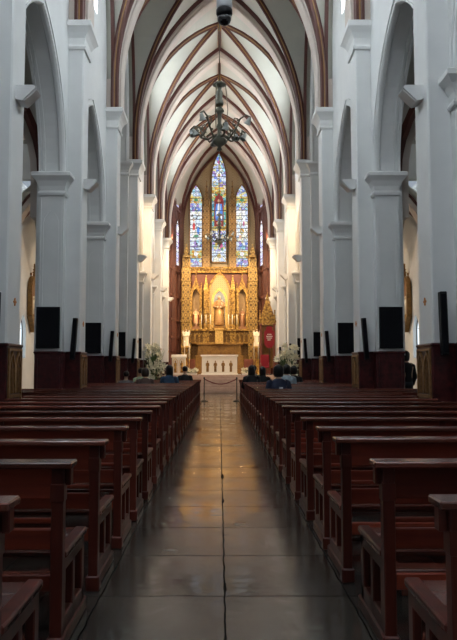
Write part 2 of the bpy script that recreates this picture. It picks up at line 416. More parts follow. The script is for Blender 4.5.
# ------------------------------------------------------------------ pillars (local -x looks into the nave)
P0 = empty('pillar')
def make_pillar():
    w = XW
    m = MB()
    m.box(0, XO - w, -HC, HC, 1.65, ZS + .01)
    m.bbox(XP - w, .05, -.35, .35, 1.65, 9.2, .025)
    # narrow recessed aisle order
    m.box(XO - w - .02, XO - w + .10, -HC + .12, HC - .12, 1.65, ZS)
    for sy in (-1, 1):                        # arch-headed panel outline on each respond face
        P = arch_path(.18, 1.95, 4.75, .34, 6, .30)
        y = sy * HC
        m.frame(P, [(-.012, y - .012), (.012, y - .012), (.012, y + .012), (-.012, y + .012)])
        for xx in (.05, .54):
            m.box(xx - .012, xx + .012, y - .012, y + .012, 1.9, 5.4)
    m.build('shaft', PLASTER, P0)
    d = MB()
    d.bbox(-.04, XO - w + .04, -HC - .06, HC + .06, 0, 1.70, .02)
    d.bbox(XP - w - .03, 0, -.39, .39, 0, 1.70, .02)
    d.bbox(-.09, XO - w + .09, -HC - .09, HC + .09, 0, .22, .02); d.bbox(XP - w - .09, 0, -.45, .45, 0, .22, .02)
    d.bbox(-.06, XO - w + .06, -HC - .08, HC + .08, 1.68, 1.74, .02); d.bbox(XP - w - .05, 0, -.41, .41, 1.68, 1.74, .02)
    for sy in (-1, 1):                        # raised field on the broad faces
        y = sy * (HC + .06)
        d.frame([(.05, .35), (.05, 1.58), (.54, 1.58), (.54, .35), (.05, .35)], [(0, y - .015), (.03, y - .015), (.03, y + .015), (0, y + .015)])
    d.build('dado', GRANITE, P0)
    t = MB(Matrix.Translation((XP - w - .035, 0, 0)) @ Matrix.Rotation(-PI / 2, 4, 'Z'))
    fr = [(-.33, .28), (-.33, 1.64), (.33, 1.64), (.33, .28), (-.33, .28)]
    pr = [(-.018, -.022), (.018, -.022), (.018, .012), (-.018, .012)]
    t.frame(fr, pr)
    for cx in (-.165, .165):
        t.frame(arch_path(.15, .95, 1.25, .34, 6, cx), pr)
        for q in (-.075, 0, .075):
            t.box(cx + q - .010, cx + q + .010, -.016, .012, .95, 1.36 if q else 1.5)
        t.frame(arch_path(.15, .32, .55, .26, 6, cx), pr)
    t.box(-.33, .33, -.02, .012, .88, .93)
    t.build('tracery_panel', BRONZEP, P0)
    # capitals: stacked tapered plans
    def cap(name, x0, x1, y0, y1, prof):
        c = MB(); rings = []
        for z, e in prof:
            rings.append([(x0 - e, y0 - e, z), (x1 + e, y0 - e, z), (x1 + e, y1 + e, z), (x0 - e, y1 + e, z)])
        c.loft(rings, 0, smooth=False); return c.build(name, PLASTER_FIX, P0)
    cap('arch_capital', .0, XO - w - .03, -HC, HC, [(5.44, 0), (5.44, .045), (5.50, .06), (5.54, .03), (5.56, .02), (5.66, .04), (5.78, .10), (5.86, .17), (5.88, .19), (5.96, .19), (5.985, .16)])
    cap('vault_capital', XP - w, -.01, -.35, .35, [(9.14, 0), (9.14, .045), (9.20, .06), (9.24, .03), (9.28, .02), (9.42, .04), (9.54, .10), (9.63, .17), (9.66, .20), (9.78, .205), (9.81, .18)])
    c = MB(Matrix.Translation((XP - w - .012, -.02, 2.42)) @ Matrix.Rotation(-PI / 2, 4, 'Z'))
    for a in range(4):
        q = a * PI / 2; dx, dz = math.cos(q), math.sin(q)
        c.prism([(0, 0), (dx * .045 - dz * .02, dz * .045 + dx * .02), (dx * .065, dz * .065), (dx * .045 + dz * .02, dz * .045 - dx * .02)], -.008, .01)
    tag(c.build('consecration_cross', ORANGE, P0), 'small ochre painted cross')
make_pillar()
PILLARS = {}
for k, y in enumerate(YC):
    for sg, side in ((1, 'right'), (-1, 'left')):
        o = P0 if (k == 0 and sg == 1) else dup(P0)
        o.location = (sg * XW, y, 0); o.rotation_euler = (0, 0, 0 if sg > 0 else PI)
        tag(o, 'white pillar with red granite base, %s of the aisle, %s from the altar' % (side, ORD[len(YC) - 1 - k]), 'pillar', kind='structure')
        PILLARS[(k, sg)] = o
        if k == TR + 1:                       # the pillar beyond the transept carries its capital high up
            for ch in kids(o):
                if ch.name.startswith('arch_capital'): ch.location.z = ZT - 5.97

# ------------------------------------------------------------------ vaults
def web_z(t, a):                       # t = 0 at the crown line, 1 at the springing
    return arch_z(t * a, a, SV, TOPV - SV)
XV = 3.45                              # half span of the vault; a narrow strip joins it to the wall
PW = .42                               # half width of straight barrel over each pillar line
def groin_tris(n):                     # split every cell along the groin direction
    fs = []
    for i in range(n):
        for j in range(n):
            a, b, c, d = i * (n + 1) + j, (i + 1) * (n + 1) + j, (i + 1) * (n + 1) + j + 1, i * (n + 1) + j + 1
            fs += [(a, b, c), (a, c, d)] if (i < n / 2) == (j < n / 2) else [(a, b, d), (b, c, d)]
    return fs
ce = MB()
NG = 20
for k in range(len(YC) - 1):
    y0, y1 = YC[k] + PW, YC[k + 1] - PW; c = (y0 + y1) / 2; hb = (y1 - y0) / 2
    U = [math.sin(PI / 2 * (2 * i / NG - 1)) for i in range(NG + 1)]
    g = [[(XV * u, c + hb * v, web_z(min(abs(u), abs(v)), XV)) for v in U] for u in U]
    for e_ in (0, -1): ce.loft([[(x, y, z) for x, y, z in g[e_]], [(math.copysign(XW + .05, x), y, z) for x, y, z in g[e_]]], 0, closed=False)
    ce.add([p for r in g for p in r], groin_tris(NG), 0, False)
for k, y in enumerate(YC):
    path = arch_path(XV, SV, SV, TOPV - SV, 12)
    ce.loft([[(x, y - PW, z) for x, z in path], [(x, y + PW, z) for x, z in path]], 0, closed=False, smooth=True)
ceil = tag(ce.build('ceiling', WEB), 'cream ribbed vault over the nave', 'ceiling', kind='structure')
so = ceil.modifiers.new('thick', 'SOLIDIFY'); so.thickness = .2; so.offset = 1
# transverse arches
def transverse():
    r = empty('transverse_arch')
    b = MB(); n = 18
    inn = arch_path(3.2, 9.8, SV, 6.0, n); out = arch_path(XV + .02, 9.8, SV, TOPV - SV + .02, n)
    rings = []
    for (xi, zi), (xo, zo) in zip(inn, out):
        ux, uz = xo - xi, zo - zi; l = math.hypot(ux, uz); ux /= l; uz /= l
        q = lambda d, y: (xi + ux * d, y, zi + uz * d)
        rings.append([q(l, -.36), q(.16, -.36), q(.10, -.30), q(.04, -.30), q(0, -.24), q(0, .24), q(.04, .30), q(.10, .30), q(.16, .36), q(l, .36)])
    b.loft(rings, 0, smooth=False)
    for sx in (-1, 1): b.box(*sorted((sx * (XV - .05), sx * (XW + .02))), -.42, .42, 9.78, SV + .3)
    b.build('arch_band', BAND, r)
    for sy in (-1, 1):
        e = MB()
        po = arch_path(XV - .02, 9.8, SV, TOPV - SV - .02, n)
        e.frame(po, [(.03, sy * .35), (-.13, sy * .35), (-.13, sy * .41), (-.07, sy * .44), (.03, sy * .44)])
        e.build('edge_moulding', RIB, r)
    return r
TA = transverse()
for k in range(len(YC)):
    o = TA if k == 0 else dup(TA)
    o.location = (0, YC[k], 0)
    tag(o, 'pale pointed arch spanning the nave vault, %s from the altar' % ORD[len(YC) - 1 - k], 'arch', kind='structure')
def rib_sweep(pts, side, prof, mb, m=0):
    rings = []; S = Vector(side).normalized()
    for i, p in enumerate(pts):
        t = (pts[min(i + 1, len(pts) - 1)] - pts[max(i - 1, 0)]).normalized(); n = S.cross(t)
        if n.z < 0 and abs(n.z) > .01: n = -n
        rings.append([p + S * a + n * d for a, d in prof])
    mb.loft(rings, m, smooth=False)
def rib_bay():
    r = empty('vault_ribs'); hb = BAY / 2 - PW
    for sx in (-1, 1):
        pts = []
        for i in range(33):
            u = math.sin(PI / 2 * (i / 16 - 1))
            pts.append(Vector((u * XV * sx, u * hb, web_z(abs(u), XV))))
        # straight drop on to the capitals
        e0 = Vector((pts[0].x, pts[0].y, 9.8)); e1 = Vector((pts[-1].x, pts[-1].y, 9.8))
        side = Vector((-hb * 1, XV * sx, 0))
        # near the springing keep the normal pointing inward to the nave
        def sweep(prof, mb, m):
            S = side.normalized(); D = Vector((XV * sx, hb, 0)).normalized(); rings = []
            pp = [e0] + pts + [e1]
            for i, p in enumerate(pp):
                t = (pp[min(i + 1, len(pp) - 1)] - pp[max(i - 1, 0)]).normalized()
                along = t.dot(D); n = Vector((0, 0, 1)) * along - D * t.z      # outward (upper) normal in the rib's own plane
                n.normalize()
                rings.append([p + S * (a * .78) + n * (d * .85) for a, d in prof])
            mb.loft(rings, m, smooth=False)
        b = MB()
        sweep([(-.05, .05), (-.06, -.12), (-.03, -.19), (.03, -.19), (.06, -.12), (.05, .05)], b, 0)
        sweep([(-.085, .05), (-.085, -.08), (-.06, -.10), (-.05, .05)], b, 1)
        sweep([(.05, .05), (.06, -.10), (.085, -.08), (.085, .05)], b, 1)
        sweep([(-.125, .05), (-.125, -.05), (-.085, -.06), (-.085, .05)], b, 0)
        sweep([(.085, .05), (.085, -.06), (.125, -.05), (.125, .05)], b, 0)
        b.build('diagonal_rib', [RIB, RIBGOLD], r)
    g = MB(); hbf = BAY / 2 - .36
    g.loft([[(-.05, s_ * hbf, TOPV + .05), (-.06, s_ * hbf, TOPV - .12), (.06, s_ * hbf, TOPV - .12), (.05, s_ * hbf, TOPV + .05)] for s_ in (-1, 1)], 0, smooth=False)
    g.build('ridge_rib', RIB, r)
    for sx in (-1, 1):
        w = MB(Matrix(((0, sx, 0, 0), (1, 0, 0, 0), (0, 0, 1, 0), (0, 0, 0, 1))))
        w.frame(arch_path(hb, 9.8, SV, TOPV - SV - .02, 14), [(.02, XV - .02), (-.06, XV - .02), (-.06, XV + .10), (.02, XV + .10)])
        w.build('wall_rib', RIB, r)
    MB().lathe([(.02, -.42), (.09, -.38), (.06, -.30), (.16, -.2), (.2, -.1), (.16, .0)], (0, 0, TOPV), 10).build('boss', RIBGOLD, r)
    return r
RB = rib_bay()
for k in range(len(YC) - 1):
    o = RB if k == 0 else dup(RB)
    o.location = (0, (YC[k] + YC[k + 1]) / 2, 0)
    tag(o, 'brown and gold crossing ribs of the vault, %s bay from the altar' % ORD[len(YC) - 2 - k], 'vault ribs', kind='structure')

# ------------------------------------------------------------------ side aisles
def aisle(sg, side):
    x0, x1 = XO + .0, XA; cx = (x0 + x1) / 2; a = (x1 - x0) / 2; S, TP = 6.0, 9.3
    ce = MB(Matrix.Diagonal((sg, 1, 1, 1)))
    for k in range(len(YC) - 1):
        if k == TR: continue
        y0, y1 = YC[k] + .3, YC[k + 1] - .3; c = (y0 + y1) / 2; hb = (y1 - y0) / 2; n = 10
        U = [math.sin(PI / 2 * (2 * i / n - 1)) for i in range(n + 1)]
        g = [(cx + a * u, c + hb * v, arch_z(min(abs(u), abs(v)) * a, a, S, TP - S)) for u in U for v in U]
        ce.add(g, groin_tris(n))
    for y in YC:
        P = arch_path(a, S, S, TP - S, 10, cx)
        ce.loft([[(x, y - .3, z) for x, z in P], [(x, y + .3, z) for x, z in P]], 0, closed=False)
    o = tag(ce.build('ceiling_%s_aisle' % side, WEB), 'cream ribbed vault over the %s side aisle' % side, 'ceiling', kind='structure')
    s_ = o.modifiers.new('thick', 'SOLIDIFY'); s_.thickness = .2; s_.offset = 1
    for k, y in enumerate(YC):
        m = MB(Matrix.Translation((0, y, 0)) @ Matrix.Diagonal((sg, 1, 1, 1)))
        m.frame(arch_path(a - .32, 5.0, S, TP - S - .3, 10, cx), [(.36, -.25), (0, -.25), (0, .25), (.36, .25)])
        m.frame(arch_path(a - .1, 5.0, S, TP - S - .05, 10, cx), [(.05, -.29), (-.05, -.29), (-.05, -.25), (.05, -.25)], 1)
        tag(m.build('aisle_arch', [BAND, RIB]), 'pale pointed arch across the %s side aisle, %s from the altar end' % (side, ORD[len(YC) - 1 - k]), 'arch', kind='structure')
    for k in range(len(YC) - 1):
        if k == TR: continue
        y0, y1 = YC[k] + .3, YC[k + 1] - .3; c = (y0 + y1) / 2; hb = (y1 - y0) / 2
        m = MB(Matrix.Diagonal((sg, 1, 1, 1)))
        for sx in (-1, 1):
            D = Vector((a * sx, hb, 0)).normalized(); Sd = Vector((-hb, a * sx, 0)).normalized(); rings = []
            pts = [Vector((cx + math.sin(PI / 2 * (i / 10 - 1)) * a * sx, c + math.sin(PI / 2 * (i / 10 - 1)) * hb, arch_z(abs(math.sin(PI / 2 * (i / 10 - 1))) * a, a, S, TP - S))) for i in range(21)]
            for i, p in enumerate(pts):
                t = (pts[min(i + 1, 20)] - pts[max(i - 1, 0)]).normalized(); n = (Vector((0, 0, 1)) * t.dot(D) - D * t.z).normalized()
                rings.append([p + Sd * q + n * d for q, d in ((-.09, .05), (-.09, -.1), (.09, -.1), (.09, .05))])
            m.loft(rings, 0, smooth=False)
        tag(m.build('aisle_vault_ribs', RIB), 'brown crossing ribs of the %s side aisle vault, %s bay from the altar end' % (side, ORD[len(YC) - 2 - k]), 'vault ribs', kind='structure')
    # outer wall with a pair of tall windows in every bay
    w = MB(Matrix.Diagonal((sg, 1, 1, 1)))
    WH, Z0, Z1, RS = .45, 1.8, 3.0, .75
    for k in range(len(YC) - 1):
        A, B = YC[k], YC[k + 1]; c = (A + B) / 2
        ys = sorted({A, B, c} | {round(c + x, 4) for x, z in arch_path(WH, Z1, Z1, RS, 5)})
        for y, y2 in zip(ys, ys[1:]):
            inw = abs((y + y2) / 2 - c) < WH; t = lambda q: arch_z(q - c, WH, Z1, RS)
            H_ = 17.8 if k == TR else 9.6
            for lo, hi in ([((0, 0), (Z0, Z0)), ((t(y), t(y2)), (H_, H_))] if inw else [((0, 0), (H_, H_))]):
                for x in (XA, XA + .4):
                    w.add([(x, y, lo[0]), (x, y2, lo[1]), (x, y2, hi[1]), (x, y, hi[0])], [(0, 1, 2, 3)])
            if inw:
                for q in (t, lambda q: Z0):
                    w.add([(XA, y, q(y)), (XA, y2, q(y2)), (XA + .4, y2, q(y2)), (XA + .4, y, q(y))], [(0, 1, 2, 3)])
        for yy in (c - WH, c + WH):
            w.add([(XA, yy, Z0), (XA + .4, yy, Z0), (XA + .4, yy, Z1), (XA, yy, Z1)], [(0, 1, 2, 3)])
        T = Matrix.Translation((sg * (XA + .2), c, 0)) @ Matrix.Rotation(-sg * PI / 2, 4, 'Z')
        lancet('w', 0, WH - .03, Z0 + .02, Z1, RS - .05, T, AISLEGL, 'small bright pointed window in the outer wall of the %s aisle, %s bay from the church entrance' % (side, ORD[k]))
    for k in (TR, TR + 1): w.box(XO, XA + .2, YC[k] - .15, YC[k] + .15, 9.1, 17.8)
    tv = MB(Matrix.Diagonal((sg, 1, 1, 1))); ct = (YC[TR] + YC[TR + 1]) / 2
    P = [(y, z) for y, z in arch_path(BAY / 2 - .1, ZT, ZT, 6.6, 10)]
    tv.loft([[(x, ct + y, z) for y, z in P] for x in (XO - .05, XA + .2)], 0, closed=False)
    o = tag(tv.build('ceiling_%s_transept' % side, WEB), 'cream pointed vault over the %s transept' % side, 'ceiling', kind='structure')
    s_ = o.modifiers.new('thick', 'SOLIDIFY'); s_.thickness = .2; s_.offset = 1
    tag(w.build('wall_outer_%s' % side, PLASTER), 'plaster outer wall of the %s side aisle' % side, 'wall', kind='structure')
    e = MB(Matrix.Diagonal((sg, 1, 1, 1))).box(XW, XA + .4, 46.0, 46.3, 0, 12)
    tag(e.build('wall_%s_aisle_end' % side, BAND), 'cream wall closing the %s aisle at the altar end' % side, 'wall', kind='structure')
aisle(1, 'right'); aisle(-1, 'left')
# west wall behind the camera; its glowing round window is added fill light
tag(MB().box(-XA - .4, XA + .4, YB - .4, YB, 0, 19).build('wall_back', PLASTER), 'plain entrance wall facing the altar', 'wall', kind='structure')
rw = empty('window_90', (0, YB + .02, 12.2)); tag(rw, 'added round window glowing high in the entrance wall', 'window', kind='structure')
MB(Matrix.Rotation(PI / 2, 4, 'X')).lathe([(1.9, -.03), (1.9, .0)], n=32).build('pane', WESTFILL, rw)
fr = MB(Matrix.Rotation(-PI / 2, 4, 'X'))
for k in range(8):
    a = k * PI / 4; fr.tube([(0, 0, .04), (1.9 * math.cos(a), 1.9 * math.sin(a), .04)], .05, 6)
fr.tube([(1.92 * math.cos(a * PI / 16), 1.92 * math.sin(a * PI / 16), .03) for a in range(33)], .1, 6)
fr.build('window_frame', PLASTER, rw)

# ------------------------------------------------------------------ apse
YA0, YA1, AH0, AH1 = 44.7, 48.25, 3.28, 2.66
BS, BR = 11.4, 5.6
# back wall with three lancet holes left for the glass: windows sit in front in shallow frames
bw = MB().box(-3.4, 3.4, YA1 + .05, YA1 + .5, 0, 18.5)
tag(bw.build('wall_apse', APSEWALL), 'ochre patterned end wall of the apse', 'wall', kind='structure')
for sg, side in ((1, 'right'), (-1, 'left')):
    p0 = Vector((sg * AH0, YA0 - .1, 0)); p1 = Vector((sg * AH1, YA1 + .1, 0)); d = (p1 - p0); L = d.length
    if sg > 0: p0, p1, d = p1, p0, -d
    T = Matrix.Translation(p0) @ Matrix.Rotation(math.atan2(d.y, d.x), 4, 'Z')
    w = MB(T).box(0, L, 0, .3, 0, 18.3)
    for q in (.30, .62, .94, 1.26, L - 1.26, L - .94, L - .62, L - .30):
        w.bbox(q - .06, q + .06, -.12, .02, 2.4, 15.5, .02)
    for z in (3.4, 4.6, 6.2, 8.0, 12.3):
        w.bbox(0, L, -.1, .02, z - .08, z + .08, .02)
    tag(w.build('wall_apse_%s' % side, APSE), 'red-brown panelled wall on the %s side of the apse' % side, 'wall', kind='structure')
    for z0, zs, r, nm in ((8.4, 10.9, .7, 'lower'), (12.5, 14.2, .9, 'upper')):
        lancet('w', L / 2, .42, z0, zs, r, T @ Matrix.Translation((0, -.04, 0)), SIDEGL, '%s pale violet window in the %s apse wall' % (nm, side), fm=APSE)
av = MB(); n = 16
i0 = arch_path(3.44, SV, SV, TOPV - SV, n); i1 = arch_path(AH1 + .06, BS, BS, BR + .1, n); rings = []
for t in range(7):
    q = t / 6; rings.append([(a[0] * (1 - q) + b[0] * q, YC[-1] + .35 + (YA1 + .1 - YC[-1] - .35) * q, a[1] * (1 - q) + b[1] * q) for a, b in zip(i0, i1)])
av.loft(rings, 0, closed=False)
o = tag(av.build('ceiling_apse', WEB), 'cream vault over the apse', 'ceiling', kind='structure')
s_ = o.modifiers.new('thick', 'SOLIDIFY'); s_.thickness = .2; s_.offset = 1
ar = empty('apse_ribs'); tag(ar, 'brown ribs meeting above the tall altar windows', 'vault ribs', kind='structure')
m = MB(Matrix.Translation((0, YA1 - .05, 0))); m.frame(arch_path(AH1, 9.5, BS, BR, 16), [(.06, -.08), (-.10, -.08), (-.10, .08), (.06, .08)]); m.build('wall_rib', RIB, ar)
for sx in (-1, 1):
    pts = []
    for i in range(13):
        q = i / 12; idx = int(round(q * n)); a = i0[idx]; b = i1[idx]; t = 1 - .62 * q
        pts.append((sx * abs(a[0] * (1 - t) + b[0] * t), YC[-1] + .35 + (YA1 - .1 - YC[-1] - .35) * t, a[1] * (1 - t) + b[1] * t - .06))
    MB().tube(pts, .11, 6, smooth=False).build('diagonal_rib', RIB, ar)
MB().tube([(0, YC[-1] + .3, TOPV - .05), (0, YA1 - .05, BS + BR)], .08, 6).build('ridge_rib', RIB, ar)

# the three tall stained windows
def banded_window(cx, hw, z0, zs, rise, bands, label, extra=None):
    global wn
    wn += 1
    r = empty('window_%d' % wn, (0, YA1, 0)); tag(r, label, 'window', kind='structure')
    P = arch_path(hw, z0, zs, rise, 10, cx); top = zs + rise
    mats = []; g = MB()
    def half(z): return hw if z <= zs else max(.0, (lambda R: math.sqrt(max(0, R * R - (z - zs) ** 2)) - (R - hw))((hw * hw + rise * rise) / (2 * hw)))
    for i, (za, zb, mt) in enumerate(bands):
        if mt not in mats: mats.append(mt)
        zz = [za + (zb - za) * q / 6 for q in range(7)]
        poly = [(cx - half(z), z) for z in zz] + [(cx + half(z), z) for z in zz[::-1]]
        if half(zz[-1]) < 1e-3: poly = poly[:7] + poly[8:]
        n_ = len(poly)
        g.add([(x, 0, z) for x, z in poly], [list(range(n_))], mats.index(mt))
    if extra:
        for poly, mt in extra:
            if mt not in mats: mats.append(mt)
            e_ = .0035 * extra.index((poly, mt)); g.prism([(cx + x, z) for x, z in poly], -.012 - e_, -.004, mats.index(mt))
    g.build('pane', mats, r)
    f = MB(); f.frame(P + [P[0]], [(0, -.10), (.07, -.10), (.07, .06), (0, .06)][::-1], 1)
    z = z0
    while z < top - .6:
        h_ = half(z); f.box(cx - h_, cx + h_, -.095, -.08, z - .018, z + .018); z += .62
    f.box(cx - .01, cx + .01, -.094, -.08, z0, top - .1)
    f.build('window_frame', [LEADM, GOLDD], r)
    return r
def blob(x, z, rx, rz, n=12): return [(x + rx * math.cos(2 * PI * k / n), z + rz * math.sin(2 * PI * k / n)) for k in range(n)]
fig = [  # a robed figure in a crimson field, with jewel panels above and below
    ([(-.34, 11.5), (.34, 11.5), (.34, 13.4), (.22, 13.75), (0, 13.95), (-.22, 13.75), (-.34, 13.4)], GL_RED),
    ([(-.24, 11.95), (.24, 11.95), (.27, 12.6), (.2, 13.15), (-.2, 13.15), (-.27, 12.6)], GL_ROBE),
    (blob(0, 12.85, .10, .36), GL_FIGW), (blob(0, 13.36, .10, .13), GL_FLESH), (blob(-.13, 12.45, .07, .22), GL_FIGW),
    (blob(.17, 12.2, .06, .2), GL_FIGW), (blob(0, 11.75, .18, .12), GL_FLESH), (blob(.2, 13.8, .1, .07), GL_GRN), (blob(-.2, 13.8, .1, .07), GL_GRN),
    (blob(0, 16.2, .09, .12), GL_PINK), (blob(0, 15.25, .2, .22), GL_FIGW), (blob(0, 15.25, .11, .13), GL_YELL),
    (blob(-.17, 10.7, .1, .26), GL_FIGW), (blob(.16, 10.75, .09, .22), GL_ROBE), (blob(-.2, 10.05, .12, .28), GL_YELL), (blob(.17, 10.1, .11, .25), GL_PINK),
    (blob(.22, 9.85, .08, .12), GL_GRN), (blob(0, 9.35, .15, .16), GL_YELL)]
banded_window(-.04, .50, 8.92, 15.0, 1.85, [(8.92, 9.75, GL_WHITE), (9.75, 10.5, GL_BLUE), (10.5, 11.2, GL_BLUE), (11.2, 11.5, GL_YELL), (11.5, 13.6, GL_GREEN), (13.6, 14.4, GL_YELL), (14.4, 16.85, GL_BLUE)],
              'tall middle stained window with a blue-robed figure on crimson', fig)
banded_window(-1.69, .42, 8.56, 13.4, 1.1, [(8.56, 9.2, GL_BLUE), (9.2, 9.75, GL_YELL), (9.75, 10.5, GL_BLUE), (10.5, 12.6, GL_WHITE), (12.6, 13.2, GL_BLUE), (13.2, 13.7, GL_YELL), (13.7, 14.5, GL_BLUE)],
              'left stained window with small red and blue figures', [(blob(-.15, 11.5, .09, .3), GL_REDB), (blob(.16, 11.2, .1, .26), GL_ROBE), (blob(-.17, 11.95, .07, .08), GL_FLESH), (blob(.1, 11.6, .06, .1), GL_FIGW), (blob(0, 10.8, .2, .08), GL_GRN), (blob(0, 9.5, .14, .16), GL_FIGW), (blob(0, 13.45, .14, .12), GL_GRN)])
banded_window(1.61, .42, 8.56, 13.4, 1.1, [(8.56, 9.2, GL_BLUE), (9.2, 9.75, GL_YELL), (9.75, 10.4, GL_BLUE), (10.4, 12.7, GL_WHITE), (12.7, 13.2, GL_BLUE), (13.2, 13.7, GL_YELL), (13.7, 14.5, GL_BLUE)],
              'right stained window of mostly clear white glass', [(blob(0, 11.15, .16, .22), GL_YELL), (blob(.16, 12.0, .09, .2), GL_FIGW), (blob(-.12, 10.75, .1, .14), GL_FLESH), (blob(.14, 11.7, .06, .2), GL_PINK), (blob(0, 9.5, .14, .16), GL_FIGW), (blob(0, 13.45, .14, .12), GL_GRN)])

# ------------------------------------------------------------------ gilded altarpiece
ZF = .948
AP = empty('altarpiece', (0, 47.3, ZF)); tag(AP, 'towering gilded altarpiece with niches and pinnacles below the stained windows', 'altarpiece')
def ap(name, mb, mats): return mb.build(name, mats, AP, (0, -47.3, -ZF))
ap('back_panel', MB().box(-2.55, 2.55, 47.35, 48.15, ZF, 8.3), panel_mat('brown_gilded_panel', (.34, .19, .045), (.11, .05, .016), (.46, .28, .07), 5, 5))
def pinnacle(m, cx, cy, w, z0, z1):
    h = w / 2
    m.loft([[(cx - h, cy - h, z0), (cx + h, cy - h, z0), (cx + h, cy + h, z0), (cx - h, cy + h, z0)], [(cx - .015, cy - .015, z1), (cx + .015, cy - .015, z1), (cx + .015, cy + .015, z1), (cx - .015, cy + .015, z1)]], 0, smooth=False)
    for q in (.3, .55, .78):
        hh = h * (1 - q) + .03; zz = z0 + (z1 - z0) * q
        m.box(cx - hh, cx + hh, cy - hh, cy + hh, zz, zz + .05)
    m.ell((cx, cy, z1), (.05, .05, .07), 6, 4)
for cx in (-.93, .93):
    m = MB(); m.bbox(cx - .2, cx + .2, 46.75, 47.4, ZF, 3.97, .02); m.bbox(cx - .17, cx + .17, 46.85, 47.4, 3.97, 6.75, .02)
    for q in (-.11, 0, .11): m.box(cx + q - .018, cx + q + .018, 46.81, 46.86, 4.2, 6.6)
    m.box(cx - .21, cx + .21, 46.8, 47.4, 6.7, 6.82)
    pinnacle(m, cx, 47.08, .34, 6.8, 7.75); ap('buttress', m, GOLD)
    m = MB(); m.bbox(cx - .27, cx + .27, 47.75, 48.15, 8.2, 13.0, .03)
    for z in (9.2, 10.4, 11.6): m.box(cx - .3, cx + .3, 47.7, 48.15, z - .05, z + .05)
    m.frame(arch_path(.27, 13.0, 13.0, .8, 6, cx), [(-.03, 47.72), (.03, 47.72), (.03, 47.8), (-.03, 47.8)])
    pinnacle(m, cx, 47.95, .36, 13.0, 14.7); ap('window_pier', m, QUATRED)
for sx in (-1, 1):
    cx = sx * 2.32
    m = MB(); m.bbox(cx - .32, cx + .32, 46.7, 47.5, ZF, 8.3, .03)
    for z in (2.9, 4.6, 6.0, 7.4): m.box(cx - .36, cx + .36, 46.64, 47.5, z - .06, z + .06)
    for z0, z1 in ((3.0, 4.3), (4.75, 5.75), (6.2, 7.1)):
        m.frame(arch_path(.2, z0, z1 - .2, .25, 6, cx), [(-.03, 46.64), (.03, 46.64), (.03, 46.72), (-.03, 46.72)])
    m.frame(arch_path(.2, 7.6, 9.0, .4, 6, cx), [(-.06, 47.2), (.08, 47.2), (.08, 47.5), (-.06, 47.5)])
    m.box(cx - .2, cx + .2, 47.4, 47.5, 7.6, 9.2)
    pinnacle(m, cx, 47.3, .5, 9.1, 10.0)
    ap('outer_pier', m, QUATRE)
m = MB(); m.bbox(-2.5, 2.5, 47.1, 47.4, 7.98, 8.12, .02); m.bbox(-2.5, 2.5, 47.15, 47.4, 8.34, 8.42, .02)
for i in range(15):
    cx = -1.82 + .26 * i; m.frame(arch_path(.10, 8.12, 8.2, .14, 4, cx), [(-.015, 47.14), (.02, 47.14), (.02, 47.3), (-.015, 47.3)])
ap('crest_frieze', m, GOLD)
ap('gable_backing', MB().box(-2.0, 2.0, 47.31, 47.36, 6.9, 7.97), REDWOOD)
# middle niche
m = MB(); P = arch_path(.74, 4.0, 6.5, 1.45, 12, 0)
m.prism(P, 46.98, 47.36); ap('niche_gable', m, panel_mat('pale_gilded_panel', (.46, .33, .16), (.26, .16, .06), (.52, .38, .2), 7, 7, .1))
m = MB(); m.frame(P, [(-.05, 46.9), (.06, 46.9), (.06, 47.02), (-.05, 47.02)]); m.ell((0, 46.95, 8.02), (.09, .06, .14), 8, 5); ap('gable_moulding', m, GOLD)
m = MB(); m.frame(arch_path(.46, 4.1, 6.0, .8, 12, 0), [(-.06, 46.86), (.10, 46.86), (.10, 47.0), (-.06, 47.0)]); ap('niche_arch', m, GOLDB)
m = MB(); m.frame(arch_path(.415, 4.1, 6.0, .74, 12, 0), [(-.018, 46.90), (.012, 46.90), (.012, 46.96), (-.018, 46.96)]); ap('light_strip', m, LEDW)
m = MB(); m.prism(arch_path(.40, 4.1, 6.0, .72, 12, 0), 46.96, 46.985); ap('niche_back', m, NICHE)
m = MB(); m.bbox(-.42, .42, 46.55, 47.0, 4.0, 4.22, .03); m.bbox(-.3, .3, 46.6, 46.95, 4.2, 4.3, .02); ap('pedestal', m, GOLDD)
for cx in (-1.64, 1.58):
    m = MB(); P = arch_path(.30, 4.05, 6.2, .75, 10, cx)
    m.frame(P, [(-.05, 46.85), (.07, 46.85), (.07, 47.36), (-.05, 47.36)])
    m.frame([(cx - .4, 6.35), (cx, 7.55), (cx + .4, 6.35)], [(-.04, 46.86), (.05, 46.86), (.05, 47.0), (-.04, 47.0)])
    m.prism([(cx - .34, 6.8), (cx + .34, 6.8), (cx, 7.5)], 46.95, 47.05)
    for sx in (-1, 1):
        pinnacle(m, cx + sx * .37, 46.95, .1, 6.4, 7.2); m.box(cx + sx * .37 - .04, cx + sx * .37 + .04, 46.9, 47.0, 4.05, 6.4)
    pinnacle(m, cx, 46.95, .08, 7.4, 7.9)
    ap('side_niche', m, GOLD)
    m = MB(); m.prism(arch_path(.29, 4.05, 6.2, .7, 10, cx), 47.30, 47.36); ap('side_niche_back', m, mat('niche_ivory', (.50, .34, .17), .5, noise=(3, .3, (.26, .15, .06))))
    m = MB(); m.bbox(cx - .26, cx + .26, 46.75, 47.3, 4.0, 4.2, .02); m.lathe([(.16, 0), (.2, .06), (.12, .16), (.17, .24)], (cx, 47.0, 4.18), 8); ap('side_pedestal', m, PAINTBR)
m = MB()
m.bbox(-2.05, 2.05, 46.55, 47.4, 3.88, 4.02, .02); m.bbox(-1.98, 1.98, 46.62, 47.4, 3.02, 3.1, .02)
